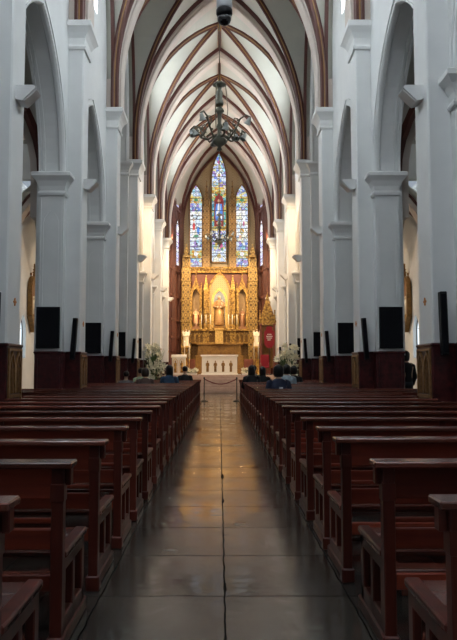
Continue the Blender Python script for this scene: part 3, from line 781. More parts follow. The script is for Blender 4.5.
for i in range(13):
    cx = -1.86 + i * .31
    if abs(cx) < .4: continue
    m.frame(arch_path(.12, 3.1, 3.5, .22, 5, cx), [(-.02, 46.66), (.03, 46.66), (.03, 46.8), (-.02, 46.8)])
    m.box(cx - .155 - .02, cx - .155 + .02, 46.62, 46.7, 3.1, 3.9)
ap('gilded_gallery', m, GOLD); ap('gallery_back', MB().box(-1.98, 1.98, 46.9, 47.36, 3.1, 3.9), GOLDD)
m = MB(); m.bbox(-1.6, 1.6, 46.3, 47.0, 2.92, 3.03, .02); m.bbox(-1.5, 1.5, 46.42, 47.0, 2.2, 2.95, .02)
for i in range(9): m.frame([(-1.4 + i * .315, 2.35), (-1.4 + i * .315, 2.8), (-1.13 + i * .315, 2.8), (-1.13 + i * .315, 2.35), (-1.4 + i * .315, 2.35)], [(-.015, 46.39), (.015, 46.39), (.015, 46.44), (-.015, 46.44)])
m.bbox(-1.65, 1.65, 46.2, 47.0, ZF, 2.2, .03); ap('lower_frieze', m, GOLDD)
m = MB(); m.bbox(-.30, .25, 46.1, 46.7, 2.98, 3.98, .02); m.frame(arch_path(.17, 3.1, 3.5, .25, 8, -.025), [(-.03, 46.05), (.04, 46.05), (.04, 46.12), (-.03, 46.12)])
m.bbox(-.36, .31, 46.04, 46.72, 3.95, 4.03, .015); ap('tabernacle', m, GOLDB)
for sx in (-1, 1):
    m = MB(); m.bbox(*sorted((sx * 3.0, sx * 1.66)), 46.2, 46.6, ZF, 1.95, .02)
    for q in (1.9, 2.3, 2.7): m.frame(arch_path(.15, 1.1, 1.5, .25, 5, sx * q), [(-.02, 46.15), (.03, 46.15), (.03, 46.22), (-.02, 46.22)])
    ap('panelled_wing', m, REDWOOD)

# ------------------------------------------------------------------ statues
def statue(name, h, x, y, z, robe, cloak, label, child=False, trim=None):
    r = empty(name, (x, y, z)); tag(r, label, 'statue')
    s = h
    m = MB(); n = 14; rings = []
    for q, (zz, rx, ry) in enumerate([(0, .17, .13), (.02, .175, .135), (.2, .15, .12), (.45, .135, .105), (.58, .12, .09), (.7, .135, .085), (.78, .14, .08), (.82, .10, .07), (.845, .045, .045), (.87, .04, .045)]):
        ring = []
        for k in range(n):
            a = 2 * PI * k / n; f = 1 + (.07 * math.cos(5 * a + q * .3) if zz < .6 else 0)
            ring.append((rx * f * s * math.cos(a), ry * f * s * math.sin(a), zz * s))
        rings.append(ring)
    m.loft(rings)
    for sx in (-1, 1):
        m.tube([(sx * .12 * s, 0, .78 * s), (sx * .17 * s, -.02 * s, .62 * s), (sx * .07 * s, -.13 * s, .60 * s)], [.045 * s, .05 * s, .03 * s], 8)
    m.build('robe', robe, r)
    m = MB(); m.ell((0, -.01 * s, .92 * s), (.05 * s, .056 * s, .07 * s)); m.ell((0, -.065 * s, .915 * s), (.01 * s, .014 * s, .015 * s), 6, 4)
    m.build('head', FACE, r)
    for sx in (-1, 1): MB().ell((sx * .05 * s, -.15 * s, .6 * s), (.025 * s, .03 * s, .02 * s), 6, 4).build('hand', PAINTW, r)
    m = MB(); rings = []
    for zz, rx, ry in [(.05, .19, .14), (.4, .165, .12), (.7, .155, .10), (.82, .12, .08)]:
        rings.append([(rx * s * math.cos(a), ry * s * math.sin(a), zz * s) for a in [PI * (-.12 + 1.24 * k / 10) for k in range(11)]] +
                     [((rx - .02) * s * math.cos(a), (ry - .02) * s * math.sin(a), zz * s) for a in [PI * (1.12 - 1.24 * k / 10) for k in range(11)]])
    m.loft(rings); m.build('cloak', cloak, r)
    MB().ell((0, .012 * s, .935 * s), (.055 * s, .052 * s, .066 * s)).build('hair', PAINTBR, r)
    if child:
        m = MB(); m.ell((.09 * s, -.12 * s, .68 * s), (.05 * s, .05 * s, .10 * s)); m.ell((.09 * s, -.13 * s, .80 * s), (.034 * s, .034 * s, .04 * s)); m.build('child_figure', FACE, r)
    return r
statue('saint_statue', 2.05, -.02, 46.75, 4.3, STATUEG, GOLD, 'robed statue carrying a child in the middle niche', True)
statue('saint_statue', 1.05, -1.64, 47.0, 4.42, FACE, PAINTR, 'small red-cloaked statue in the left niche')
statue('saint_statue', 1.05, 1.58, 47.0, 4.42, PAINTBR, PAINTBR, 'small brown-robed statue in the right niche')

def pedestal_statue(x, y, label):
    r = empty('statue_pedestal', (x, y, ZF)); tag(r, 'tall gilded pedestal under the ' + label, 'pedestal')
    m = MB(); m.bbox(-.3, .3, -.3, .3, 0, .15, .02); m.lathe([(.2, .15), (.12, .3), (.10, 1.4), (.16, 1.6), (.28, 1.75)], n=10); m.build('column', GOLD, r)
    MB().bbox(-.33, .33, -.33, .33, 1.75, 1.87, .02).build('top_slab', GOLDB, r)
    s_ = statue('angel_statue', 1.15, x, y, ZF + 1.87, PAINTW, PAINTW, 'pale statue, the ' + label)
    for sx in (-1, 1):
        w = MB(); w.prism([(sx * .06, .5), (sx * .2, .55), (sx * .27, .95), (sx * .2, 1.1), (sx * .08, .85)], .12, .16); w.build('wing', PAINTW, s_)
pedestal_statue(-2.25, 45.6, 'white angel left of the altarpiece'); pedestal_statue(2.52, 45.6, 'white angel right of the altarpiece')

def candle(x, y, z, h, label, grp, stick=.3, lit=True):
    r = empty('altar_candle', (x, y, z)); tag(r, label, 'candle', grp)
    MB().lathe([(.07, 0), (.075, .02), (.025, .06), (.02, stick * .5), (.035, stick * .6), (.02, stick * .8), (.05, stick), (.045, stick + .02)], n=8).build('candlestick', GOLDB, r)
    MB().lathe([(.024, stick + .01), (.024, h)], n=8).build('wax_stick', CANDLE, r)
    if lit: MB().lathe([(.004, h), (.014, h + .03), (.004, h + .08)], n=6).build('flame', FLAME, r)
for i, x in enumerate((-1.24, -.93, -.62, .62, .88, 1.2)):
    candle(x, 46.62, 4.02, 1.0, 'white candle on the gilded gallery, %s from the left' % ORD[i], 'candles on the altarpiece gallery', lit=False)
for i, (x, y) in enumerate(((-2.22, 43.3), (-1.93, 43.3), (2.2, 43.3), (2.48, 43.3))):
    candle(x, y, ZF, 2.05 - .1 * (i % 2), 'tall standing candle on the sanctuary floor, %s from the left' % ORD[i], 'standing candles beside the altar', .95, i in (0, 3))

# ------------------------------------------------------------------ altar
AL = empty('altar', (0, 41.6, ZF)); tag(AL, 'white marble altar with four gilded figures on its front', 'altar')
m = MB(); m.bbox(-1.07, 1.07, -.4, .4, .06, 1.10, .015); m.bbox(-1.12, 1.12, -.44, .44, 0, .08, .015); m.build('body', MARBLE, AL)
MB().bbox(-1.14, 1.14, -.46, .46, 1.10, 1.2, .015).build('table_top', MARBLE, AL)
for i in range(4):
    cx = -.72 + .47 * i
    m = MB(); m.frame(arch_path(.13, .16, .72, .24, 6, cx), [(-.008, -.412), (.01, -.412), (.01, -.39), (-.008, -.39)]); m.build('arch_outline', MARBLE, AL)
    m = MB()
    m.loft([[(cx + rx * math.cos(a), -.405 + ry * math.sin(a), zz) for a in [2 * PI * k / 10 for k in range(10)]] for zz, rx, ry in [(.17, .075, .03), (.45, .07, .03), (.66, .085, .035), (.74, .05, .03)]])
    m.ell((cx, -.41, .80), (.042, .04, .055), 8, 5)
    for sx in (-1, 1): m.tube([(cx + sx * .075, -.41, .70), (cx + sx * .10, -.43, .56), (cx + sx * .02, -.45, .54)], .022, 6)
    m.build('relief_figure', GOLDD, AL)
plat = MB(); plat.bbox(-1.3, 1.3, 40.45, 42.3, ZF - .12, ZF + .004, .01)
o = plat.build('altar_step', MARBLE); tag(o, 'white marble step in front of the altar', 'step', kind='structure')
# pale credence block on the left with two gilded figures
AM = empty('reading_stand', (-2.45, 41.0, ZF)); tag(AM, 'white marble reading stand with two gilded figures, left of the altar', 'lectern')
MB().bbox(-.40, .40, -.25, .25, 0, 1.02, .015).build('body', MARBLE, AM)
m = MB(); m.loft([[(-.46, -.3, 1.02), (.46, -.3, 1.02), (.46, .3, 1.02), (-.46, .3, 1.02)], [(-.46, -.3, 1.08), (.46, -.3, 1.08), (.46, .3, 1.22), (-.46, .3, 1.22)]], smooth=False); m.build('book_rest', MARBLE, AM)
for cx in (-.19, .19):
    m = MB(); m.loft([[(cx + rx * math.cos(a), -.255 + ry * math.sin(a), zz) for a in [2 * PI * k / 10 for k in range(10)]] for zz, rx, ry in [(.12, .085, .03), (.45, .075, .03), (.66, .09, .035), (.74, .05, .03)]])
    m.ell((cx, -.26, .80), (.045, .04, .055), 8, 5); m.build('relief_figure', GOLD, AM)
    m = MB(); m.frame(arch_path(.14, .1, .72, .24, 6, cx), [(-.012, -.27), (.012, -.27), (.012, -.24), (-.012, -.24)]); m.build('arch_outline', GOLDB, AM)

# gilded throne canopy, red banner and chair to the right of the altar
CN = empty('throne_canopy', (3.02, 42.6, ZF)); tag(CN, 'tall gilded wooden canopy with a pointed spire, right of the altar', 'canopy')
for sx in (-1, 1): MB().bbox(sx * .42 - .07, sx * .42 + .07, -.05, .4, 0, 3.2, .015).build('post', REDWOOD, CN)
MB().box(-.40, .40, .3, .4, .4, 3.2).build('back_panel', GOLDD, CN)
m = MB(); m.prism([(-.52, 3.1), (.52, 3.1), (.52, 3.3), (.12, 4.4), (0, 5.1), (-.12, 4.4), (-.52, 3.3)], 0, .3)
m.frame([(-.52, 3.25), (-.12, 4.4), (0, 5.15), (.12, 4.4), (.52, 3.25)], [(-.04, -.04), (.05, -.04), (.05, .02), (-.04, .02)])
for sx in (-1, 1): pinnacle(m, sx * .46, .1, .12, 3.3, 4.0)
m.build('spire', GOLD, CN)
BN = empty('hanging_banner', (3.02, 41.2, 2.55)); tag(BN, 'red banner with white lettering hanging beside the throne canopy', 'banner')
m = MB(); m.prism([(-.30, .25), (-.30, 1.0), (-.20, 1.08), (-.16, 1.32), (.16, 1.32), (.20, 1.08), (.30, 1.0), (.30, .25), (.15, .02), (-.15, .02)], -.015, .015); m.build('cloth', BANNER, BN)
for z, w in ((.80, .24), (.68, .36), (.58, .30), (.47, .22)):
    m = MB()
    q = -w / 2
    while q < w / 2 - .01:
        ww = random.choice((.025, .04, .05)); m.box(q, q + ww, -.022, -.014, z, z + .065); q += ww + .018
    m.build('line_of_lettering', WHITEC, BN)
m = MB(); m.tube([(-.25, 0, 1.34), (.25, 0, 1.34)], .02, 8); m.tube([(0, .02, 1.34), (0, .02, ZF - 2.55 + .03)], .018, 8); m.lathe([(.2, ZF - 2.55), (.2, ZF - 2.52), (.03, ZF - 2.48)], n=12); m.build('banner_stand', STEEL, BN)
CH = empty('red_chair', (2.85, 39.9 + 1.0, ZF)); CH.location.x = 2.72; CH.location.y = 40.6; tag(CH, 'red upholstered wooden armchair right of the altar', 'chair')
MB().bbox(-.26, .26, -.25, .25, .40, .50, .03).build('seat', BANNER, CH); MB().bbox(-.26, .26, .2, .28, .5, 1.2, .03).build('backrest', BANNER, CH)
for sx in (-1, 1):
    for sy in (-1, 1): MB().bbox(sx * .25 - .03, sx * .25 + .03, sy * .22 - .03, sy * .22 + .03, 0, .40 if sy > 0 else .68, .008).build('leg', REDWOOD, CH)
    MB().bbox(sx * .26 - .03, sx * .26 + .03, -.25, .24, .66, .71, .008).build('armrest', REDWOOD, CH)

# ------------------------------------------------------------------ flowers
def lily_mesh():
    m = MB()
    for k in range(6):
        a = k * PI / 3; c, s_ = math.cos(a), math.sin(a)
        q = [(0, 0, 0), (.035 * c - .02 * s_, .035 * s_ + .02 * c, .03), (.08 * c, .08 * s_, .035), (.035 * c + .02 * s_, .035 * s_ - .02 * c, .03)]
        m.add(q, [(0, 1, 2, 3)], 0); m.add([(x, y, z - .008) for x, y, z in q], [(3, 2, 1, 0)], 0)
    m.ell((0, 0, .02), (.015, .015, .025), 6, 4); return m
LM = None
def arrangement(x, y, z, rx, rz, n, potm, label, seed):
    global LM
    rnd = random.Random(seed)
    r = empty('flower_arrangement', (x, y, z)); tag(r, label, 'flowers')
    MB().lathe([(.16, 0), (.2, .05), (.12, .35), (.1, .5), (.2, .62), (.22, .65), (.18, .64)], n=12).build('vase', potm, r)
    f = MB()
    for i in range(120):
        a = rnd.uniform(0, 2 * PI); q = rnd.random() ** .5; hh = .7 + rz * rnd.uniform(.05, .95)
        tip = Vector((rx * q * math.cos(a), rx * .7 * q * math.sin(a), hh)); base = tip * .72 + Vector((0, 0, .1)); d = (tip - base).normalized()
        sd = d.cross(Vector((0, 0, 1))); sd = (sd if sd.length > .01 else Vector((1, 0, 0))).normalized() * .035
        f.add([base, (base + tip) / 2 + sd, tip, (base + tip) / 2 - sd], [(0, 1, 2, 3)])
        if i % 3 == 0: f.tube([(0, 0, .6), tip * .6 + Vector((0, 0, .2)), tip], .008, 5)
    f.build('foliage', LEAF, r)
    for i in range(n):
        a = rnd.uniform(0, 2 * PI); q = rnd.random() ** .5; hh = .75 + rz * rnd.uniform(.0, 1) ** .9
        sh = 1 - .45 * abs((hh - .75) / rz - .4)
        p = (rx * q * sh * math.cos(a), -abs(rx * .75 * q * sh * math.sin(a)) if i % 3 else rx * .6 * q * sh * math.sin(a), hh)
        if LM is None:
            o = lily_mesh().build('lily', PETAL, r); LM = o
        else:
            o = LM.copy(); COL.objects.link(o); o.parent = r
        o.location = p; s_ = rnd.uniform(1.5, 2.4); o.scale = (s_, s_, s_)
        o.rotation_euler = (rnd.uniform(.3, 1.5), rnd.uniform(-.6, .6), rnd.uniform(-.9, .9))
arrangement(-2.93, 30.6, 0, .58, 1.6, 66, MARBLE, 'large white lily arrangement in a vase left of the sanctuary', 3)
arrangement(3.05, 30.6, 0, .58, 1.6, 66, MARBLE, 'large white lily arrangement in a vase right of the sanctuary', 5)
def flower_row(x0, x1, label, seed):
    rnd = random.Random(seed); r = empty('flower_trough', ((x0 + x1) / 2, 40.15, ZF)); w = (x1 - x0) / 2
    tag(r, label, 'flowers'); MB().bbox(-w, w, -.12, .12, -.0, .12, .02).build('trough', MARBLE, r)
    f = MB()
    for i in range(60):
        b = Vector((rnd.uniform(-w, w), rnd.uniform(-.1, .1), .1)); t = b + Vector((rnd.uniform(-.1, .1), rnd.uniform(-.1, .1), rnd.uniform(.1, .25)))
        f.add([b, (b + t) / 2 + Vector((.02, 0, 0)), t, (b + t) / 2 - Vector((.02, 0, 0))], [(0, 1, 2, 3)])
    f.build('foliage', LEAF, r)
    for i in range(26):
        o = LM.copy(); COL.objects.link(o); o.parent = r
        o.location = (rnd.uniform(-w, w), rnd.uniform(-.14, .1), rnd.uniform(.14, .34)); o.scale = (1.5,) * 3; o.rotation_euler = (rnd.uniform(.2, 1.3), rnd.uniform(-.5, .5), 0)
flower_row(-2.0, -1.32, 'low trough of white flowers left of the altar step', 8)
flower_row(1.32, 2.0, 'low trough of white flowers right of the altar step', 9)

# ------------------------------------------------------------------ rope barrier
for x, side in ((-.62, 'left'), (.70, 'right')):
    r = empty('rope_stanchion', (x, 27.6, 0)); tag(r, 'dark metal rope stanchion at the %s end of the barrier rope' % side, 'stanchion')
    MB().lathe([(.16, 0), (.16, .02), (.05, .05), (.02, .07)], n=16).build('base', STEEL, r)
    m = MB(); m.lathe([(.02, .05), (.02, .90), (.035, .92), (.035, .96), (.01, .99)], n=10); m.build('post', STEEL, r)
pts = [(-.60 + 1.28 * i / 16, 27.6, .90 - .20 * math.sin(PI * i / 16)) for i in range(17)]
tag(MB().tube(pts, .022, 8).build('barrier_rope', ROPE), 'dark red rope sagging across the aisle before the altar', 'rope')

# ------------------------------------------------------------------ pews
def pew_data(L):
    D = {}
    mb = MB(); mb.bbox(.0, L, -.02, .025, .725, .875, .006); D['back_rail'] = (mb, WOOD)
    mb = MB(); mb.bbox(-.045, L, -.07, .07, .875, .905, .006); D['top_ledge'] = (mb, WOODTOP)
    mb = MB(); mb.bbox(.02, L, .03, .055, .475, .575, .006); mb.bbox(.02, L, .035, .058, .60, .625, .006); D['lumbar_rail'] = (mb, WOOD)
    mb = MB()
    for i in range(3): mb.bbox(.0, L, .09 + .165 * i, .245 + .165 * i, .425, .455, .008)
    mb.bbox(0.02, L, .54, .565, .34, .425, .006); D['seat'] = (mb, WOODTOP)
    mb = MB(); mb.bbox(.02, L, .03, .055, .28, .36, .006); D['lower_rail'] = (mb, WOOD)
    mb = MB(); mb.bbox(.10, L - .1, -.30, -.16, .13, .16, .008); mb.bbox(.3, .35, -.28, .0, .0, .13, .006); mb.bbox(L - .35, L - .3, -.28, .0, .0, .13, .006); D['kneeler'] = (mb, WOODTOP)
    return D
def post_mb(x):
    m = MB(); m.bbox(x, x + .058, -.032, .032, .0, .875, .005); m.bbox(x - .012, x + .07, -.045, .045, .0, .09, .008); m.bbox(x - .004, x + .062, -.036, .036, .715, .80, .003); m.bbox(x - .03, x + .0, -.005, .05, .79, .876, .004); return m
def end_mb(x):
    m = MB()     # pierced end panel under the seat, on a sled foot
    m.bbox(x, x + .04, .04, .11, .05, .43, .006); m.bbox(x, x + .04, .50, .57, .05, .43, .006); m.bbox(x, x + .04, .27, .33, .05, .43, .006)
    m.bbox(x, x + .04, .04, .57, .36, .43, .006); m.bbox(x, x + .04, .04, .57, .07, .15, .006); m.bbox(x - .008, x + .048, -.02, .63, .0, .075, .01)
    m.bbox(x - .012, x + .055, .05, .585, .43, .465, .008); return m
def make_pew(L):
    r = empty('church_pew')
    for nm, (mb, mt) in pew_data(L).items(): mb.build(nm, mt, r)
    for x in (0, L - .065): post_mb(x).build('post', WOODY, r)
    xm = L / 2
    post_mb(xm).build('post', WOODY, r)
    for x in (.012, L - .055): end_mb(x).build('end_panel', WOODY, r)
    return r
LS, LL = 2.38, 3.55
PEW_S, PEW_L = make_pew(LS), make_pew(LL)
used = set(); ROW0, PITCH, NR = 2.36, .95, 26
for i in range(NR):
    y = ROW0 + PITCH * i
    short = any(y + .66 > c - HC - .12 and y - .33 < c + HC + .12 for c in YC)
    src = PEW_S if short else PEW_L; L = LS if short else LL
    for sg, side in ((1, 'right'), (-1, 'left')):
        if src.name not in used: o = src; used.add(src.name)
        else: o = dup(src)
        o.location = (.02 + sg * .762, y + random.uniform(-.02, .02) + (.17 if sg > 0 and i == 2 else 0), 0)
        if sg < 0:
            o.scale = (-1, 1, 1)
        o.rotation_euler = (0, 0, random.uniform(-.004, .004))
        tag(o, 'dark red-brown wooden pew, %s row from the nearest on the %s side of the aisle' % (ORD[i], side), 'pew', 'wooden pews in rows along the aisle')

# ------------------------------------------------------------------ fittings on the pillars
def fit(name, sg, k, x, y, z, label, cat, group, builder, src={}):
    key = name
    if key not in src:
        o = builder(); src[key] = o
    else: o = dup(src[key])
    o.location = (sg * x, YC[k] + y, z); o.rotation_euler = (0, 0, 0 if sg > 0 else PI); return tag(o, label, cat, group)
def wedge(ys):
    r = empty('wedge_speaker')
    m = MB(); m.prism([(0, .13), (-.30, .13), (-.335, .085), (-.115, -.13), (0, -.10)], -.17, .17); m.build('cabinet', PLASTER_FIX, r)
    g = MB(); g.prism([(-.325, .068), (-.335, .055), (-.135, -.135), (-.122, -.122)], -.14, .14); g.build('grille', WHITEP, r)
    return r
def colspk():
    r = empty('column_speaker')
    MB().bbox(-.055, .055, -.06, .06, 0, .98, .012).build('cabinet', BLACK, r)
    MB().bbox(-.04, .04, -.066, -.055, .04, .94, .004).build('grille', SCREEN, r)
    MB().box(-.02, .02, .05, .13, .45, .55).build('bracket', STEEL, r)
    return r
def screen():
    r = empty('television')
    MB().bbox(-.275, .275, 0, .06, 0, .97, .01).build('housing', BLACK, r)
    MB().box(-.262, .262, -.004, .004, .015, .955).build('screen', SCREEN, r)
    m = MB(); m.box(-.1, .1, .05, .12, .4, .6); m.build('wall_bracket', STEEL, r)
    return r
def nm_(k): return ORD[len(YC) - 1 - k]
for k in range(2, 9):
    for sg, side in ((1, 'right'), (-1, 'left')):
        o = fit('wedge', sg, k, XP + .002, 0, 5.83, 'white wedge-shaped loudspeaker high on the %s pillar from the altar, %s side' % (nm_(k), side), 'loudspeaker', 'wedge loudspeakers on the pillars', lambda: wedge(0))
        if k < 8:
            lean = 0 if k == 2 else sg * .05
            c = fit('col', sg, k, 3.47, -.50 + .0, 1.55, 'slim black column loudspeaker on the %s pillar from the altar, %s side' % (nm_(k), side), 'loudspeaker', 'column loudspeakers on the pillars', colspk)
            c.location.y = YC[k] - .35 - .14
            c.rotation_euler = (0, -sg * (.02 if k == 2 else .07), 0)
        if 2 <= k < 8:
            t = fit('tv', sg, k, 4.0, 0, 1.805, 'dark upright television on the %s pillar from the altar, %s side' % (nm_(k), side), 'television', 'televisions on the pillars', screen)
            t.location.y = YC[k] - HC - .125; t.rotation_euler = (0, 0, 0)
# stations in gilded frames on the outer aisle walls
def station():
    r = empty('gilded_shrine')
    m = MB(); m.frame(arch_path(.5, 0, 1.2, .6, 8) + [(-.5, 0)], [(-.08, -.12), (.08, -.12), (.08, .1), (-.08, .1)]); m.prism([(-.6, -.05), (.6, -.05), (.35, -.3), (0, -.75), (-.35, -.3)], -.14, .1)
    for sx in (-1, 1): pinnacle(m, sx * .56, -.05, .14, 1.0, 1.9)
    pinnacle(m, 0, -.05, .14, 1.85, 2.4); m.build('frame', GOLDD, r)
    MB().prism(arch_path(.46, 0, 1.2, .5, 8), .0, .1).build('back_panel', PAINTBR, r)
    m = MB()
    for cx in (-.22, .05, .26):
        m.lathe([(.1, .05), (.08, .5), (.1, .7), (.03, .78)], (cx, -.03, 0), 8); m.ell((cx, -.04, .86), (.06, .06, .08), 8, 5)
    m.build('relief_group', PAINTW, r); return r
ST = None
for k in range(3, 8):
    for sg, side in ((1, 'right'), (-1, 'left')):
        if ST is None: ST = station(); o = ST
        else: o = dup(ST)
        o.location = (sg * (XA - .12), YC[k] - 1.7, 3.75); o.rotation_euler = (0, 0, -sg * PI / 2)
        tag(o, 'gilded relief shrine on the outer wall of the %s aisle, %s from the altar end' % (side, nm_(k)), 'wall shrine', 'gilded shrines on the aisle walls')

# ------------------------------------------------------------------ chandeliers and the dome camera
def chandelier():
    r = empty('chandelier')
    m = MB(); m.lathe([(.02, -.62), (.07, -.58), (.04, -.5), (.16, -.42), (.19, -.30), (.07, -.18), (.05, 0), (.08, .1), (.05, .2), (.06, .5), (.13, .56), (.10, .62), (.04, .7)], n=12)
    m.lathe([(.10, .72), (.11, .8), (.07, .95), (.10, 1.1), (.05, 1.2), (.06, 1.3), (.19, 1.34), (.15, 1.4), (.03, 1.46)], n=12); m.build('stem', IRON, r)
    for k in range(8):
        a = k * PI / 4 + .25; c, s_ = math.cos(a), math.sin(a); hi = .12 if k % 2 else -.1; R = .92 if k % 2 else .72
        P = [(.1, -.15), (.3, -.30), (.5, -.18 + hi), (.62, .08 + hi), (R - .12, .16 + hi), (R, .06 + hi)]
        am = MB(); am.tube([(q * c, q * s_, z) for q, z in P], [.028, .03, .026, .024, .022, .03], 7)
        am.tube([(.5 * c, .5 * s_, -.18 + hi), (.4 * c, .4 * s_, .0 + hi), (.46 * c, .46 * s_, .14 + hi), (.55 * c, .55 * s_, .1 + hi)], .018, 6)
        for t in range(3): am.ell(((.35 + .12 * t) * c + .03 * s_, (.35 + .12 * t) * s_ - .03 * c, -.2 + .12 * t + hi), (.05, .05, .03), 6, 4)
        ao = am.build('arm', IRON, r)
        M = Matrix.Translation((R * c, R * s_, .06 + hi)) @ Matrix.Rotation(.5, 4, Vector((-s_, c, 0)))
        sh = MB(M); sh.lathe([(.025, .0), (.045, -.03), (.06, -.10), (.075, -.16), (.105, -.20), (.10, -.205), (.06, -.14), (.02, -.03)], n=12); sh.build('lamp_shade', SHADE, ao)
    for k in range(3):
        a = k * 2 * PI / 3; m = MB(); m.tube([(.18 * math.cos(a), .18 * math.sin(a), .1), (.22 * math.cos(a), .22 * math.sin(a), .6), (.16 * math.cos(a), .16 * math.sin(a), 1.36)], .012, 6); m.build('support_rod', IRON, r)
    return r
CD = chandelier()
for o, y, z, lab in ((CD, 19.3, 8.25, 'bronze chandelier with bell shades hanging high over the middle of the nave'), (dup(CD), 41.5, 9.45, 'bronze chandelier silhouetted before the stained windows')):
    o.location = (0, y, z); o.scale = (1.1, 1.1, 1); tag(o, lab, 'chandelier')
    q = MB().tube([(0, 0, 1.44), (0, 0, TOPV - z + (-.0 if y < 30 else 0))], .014, 6); q.build('suspension_chain', IRON, o)
DC = empty('dome_camera', (.06, 8.175, 5.69)); tag(DC, 'black dome security camera on a white drop mount above the aisle', 'security camera')
MB().lathe([(.0005, -.085), (.04, -.078), (.07, -.055), (.085, -.02), (.088, .03)], n=20).build('dome', GLASSD, DC)
MB().lathe([(.088, .03), (.102, .06), (.102, .11), (.09, .125)], n=20).build('collar', BLACK, DC)
MB().lathe([(.088, .12), (.098, .15), (.095, .30), (.05, .36), (.025, .38), (.025, TOPV - 5.72)], n=20).build('mount', GREYPL, DC)

# ------------------------------------------------------------------ people
def skin_mesh(vs, es, rs, name, mt, parent, sub=2):
    me = bpy.data.meshes.new(name); me.from_pydata(vs, es, []); o = bpy.data.objects.new(name, me); COL.objects.link(o)
    sm = o.modifiers.new('s', 'SKIN'); sv = me.skin_vertices[0].data
    for v, r in zip(sv, rs): v.radius = (r, r) if not isinstance(r, tuple) else r
    sv[0].use_root = True
    ss = o.modifiers.new('d', 'SUBSURF'); ss.levels = sub; ss.render_levels = sub
    dg = bpy.context.evaluated_depsgraph_get(); dg.update(); nm = bpy.data.meshes.new_from_object(o.evaluated_get(dg))
    bpy.data.objects.remove(o); nm.materials.clear(); nm.materials.append(mt)
    for p in nm.polygons: p.use_smooth = True
    n = bpy.data.objects.new(name, nm); COL.objects.link(n); n.parent = parent; return n
def person(loc, rz, shirt, hair, hairmat, label, stand=False, s=1., turn=0., tilt=0., mark=False, lean=0., trousers=None):
    r = empty('person', loc, rz); r.scale = (s, s, s); tag(r, label, 'person')
    Hp = .93 if stand else .53                     # hip height, y forward
    ly = lean
    V = [(0, 0, Hp), (0, ly * .4 - .02, Hp + .25), (0, ly, Hp + .44), (0, ly + .005, Hp + .53), (0, ly + .02, Hp + .60), (0, ly + .035, Hp + .70), (0, ly + .03, Hp + .775)]
    R = [.13, .125, .12, .055, .055, .098, .07]; E = [(i, i + 1) for i in range(6)]
    def chain(root, pts):
        p = root
        for q, rr in pts:
            V.append(q); R.append(rr); E.append((p, len(V) - 1)); p = len(V) - 1
        return p
    arms = []
    for sx in (-1, 1):
        sh = (sx * .175, ly, Hp + .45)
        el, wr, pm = ((sx * .23, -.03, Hp + .16), (sx * .22, .09, Hp - .08), (sx * .215, .11, Hp - .16)) if stand else ((sx * .25, .06 + ly, Hp + .18), (sx * .15, .27, Hp + .10), (sx * .11, .34, Hp + .09))
        arms.append((sh, el, wr))
        e = chain(2, [(sh, .06), (el, .045), (wr, .03), (pm, .032)])
        d = (Vector(pm) - Vector(wr)).normalized(); w = Vector((0, 1, 0)) if stand else Vector((-sx * .5, .0, .0)).cross(Vector((0, 0, 1))).normalized()
        w = d.cross(Vector((0, 0, 1)) if abs(d.z) < .8 else Vector((1, 0, 0))).normalized()
        for q, ln in ((-1.5, .062), (-.5, .075), (.5, .07), (1.5, .055)):
            a = Vector(pm) + d * .03 + w * q * .017; b = a + d * ln * .55; c_ = b + (d + Vector((0, 0, -.5))).normalized() * ln * .45
            chain(e, [(tuple(a), .010), (tuple(b), .009), (tuple(c_), .008)])
        a = Vector(wr) + d * .03 + w * .035 * sx; chain(e, [(tuple(a), .012), (tuple(a + d * .04 + w * .02 * sx), .009)])
    legs = []
    for sx in (-1, 1):
        hj = (sx * .09, .0, Hp - .02)
        kn, an, toe = ((sx * .10, .02, .50), (sx * .11, -.01, .09), (sx * .12, .15, .04)) if stand else ((sx * .11, .40, Hp - .03), (sx * .11, .30, .10), (sx * .12, .44, .045))
        legs.append((hj, kn, an, toe)); chain(0, [(hj, .09), (kn, .06), (an, .04), (toe, .035)])
    skin_mesh(V, E, R, 'body', SKIN, r, 1)
    # clothes follow the body
    m = MB(); rings = []
    for t, rx, ry in ((-.06, .175, .145), (.05, .165, .135), (.2, .165, .13), (.36, .19, .13), (.44, .195, .115), (.49, .15, .095), (.535, .075, .07)):
        yy = ly * max(0, t) / .45 * 1.0
        rings.append([(rx * math.cos(a), yy + ry * math.sin(a), Hp + t) for a in [2 * PI * k / 18 for k in range(18)]])
    m.loft(rings)
    for sh, el, wr in arms:
        m.tube([Vector(sh) * 1 + Vector((-.03 * (1 if sh[0] > 0 else -1), 0, .0)), Vector(sh), el, Vector(el) * .25 + Vector(wr) * .75], [.075, .08, .062, .05], 10)
    m.build('top', shirt, r)
    m = MB()
    m.lathe([(.15, Hp - .13), (.178, Hp - .05), (.17, Hp + .05)], n=16, sy=.82)
    for hj, kn, an, toe in legs: m.tube([hj, kn, Vector(an) + Vector((0, 0, .02))], [.105, .075, .06], 10)
    m.build('trousers', trousers or TROUSER, r)
    for hj, kn, an, toe in legs:
        m = MB(); m.ell(((an[0] + toe[0]) / 2, (an[1] + toe[1]) / 2 + .02, .05), (.05, .14, .05), 10, 6)
        m.build('shoe', BLACK, r)
    # head details: ears, nose, eyes, hair
    hz = Hp + .70; hy = ly + .035
    m = MB()
    for sx in (-1, 1): MB().ell((sx * .088, hy - .01, hz), (.015, .025, .035), 8, 5).build('ear', SKIN, r)
    m.ell((0, hy + .10, hz - .015), (.016, .025, .022), 8, 5); m.build('nose', SKIN, r)
    for sx in (-1, 1): MB().ell((sx * .034, hy + .085, hz + .012), (.015, .012, .010), 8, 5).build('eye', EYE, r)
    MB().ell((0, hy + .09, hz - .06), (.028, .012, .008), 8, 5).build('mouth', PAINTR, r)
    m = MB(); rings = []
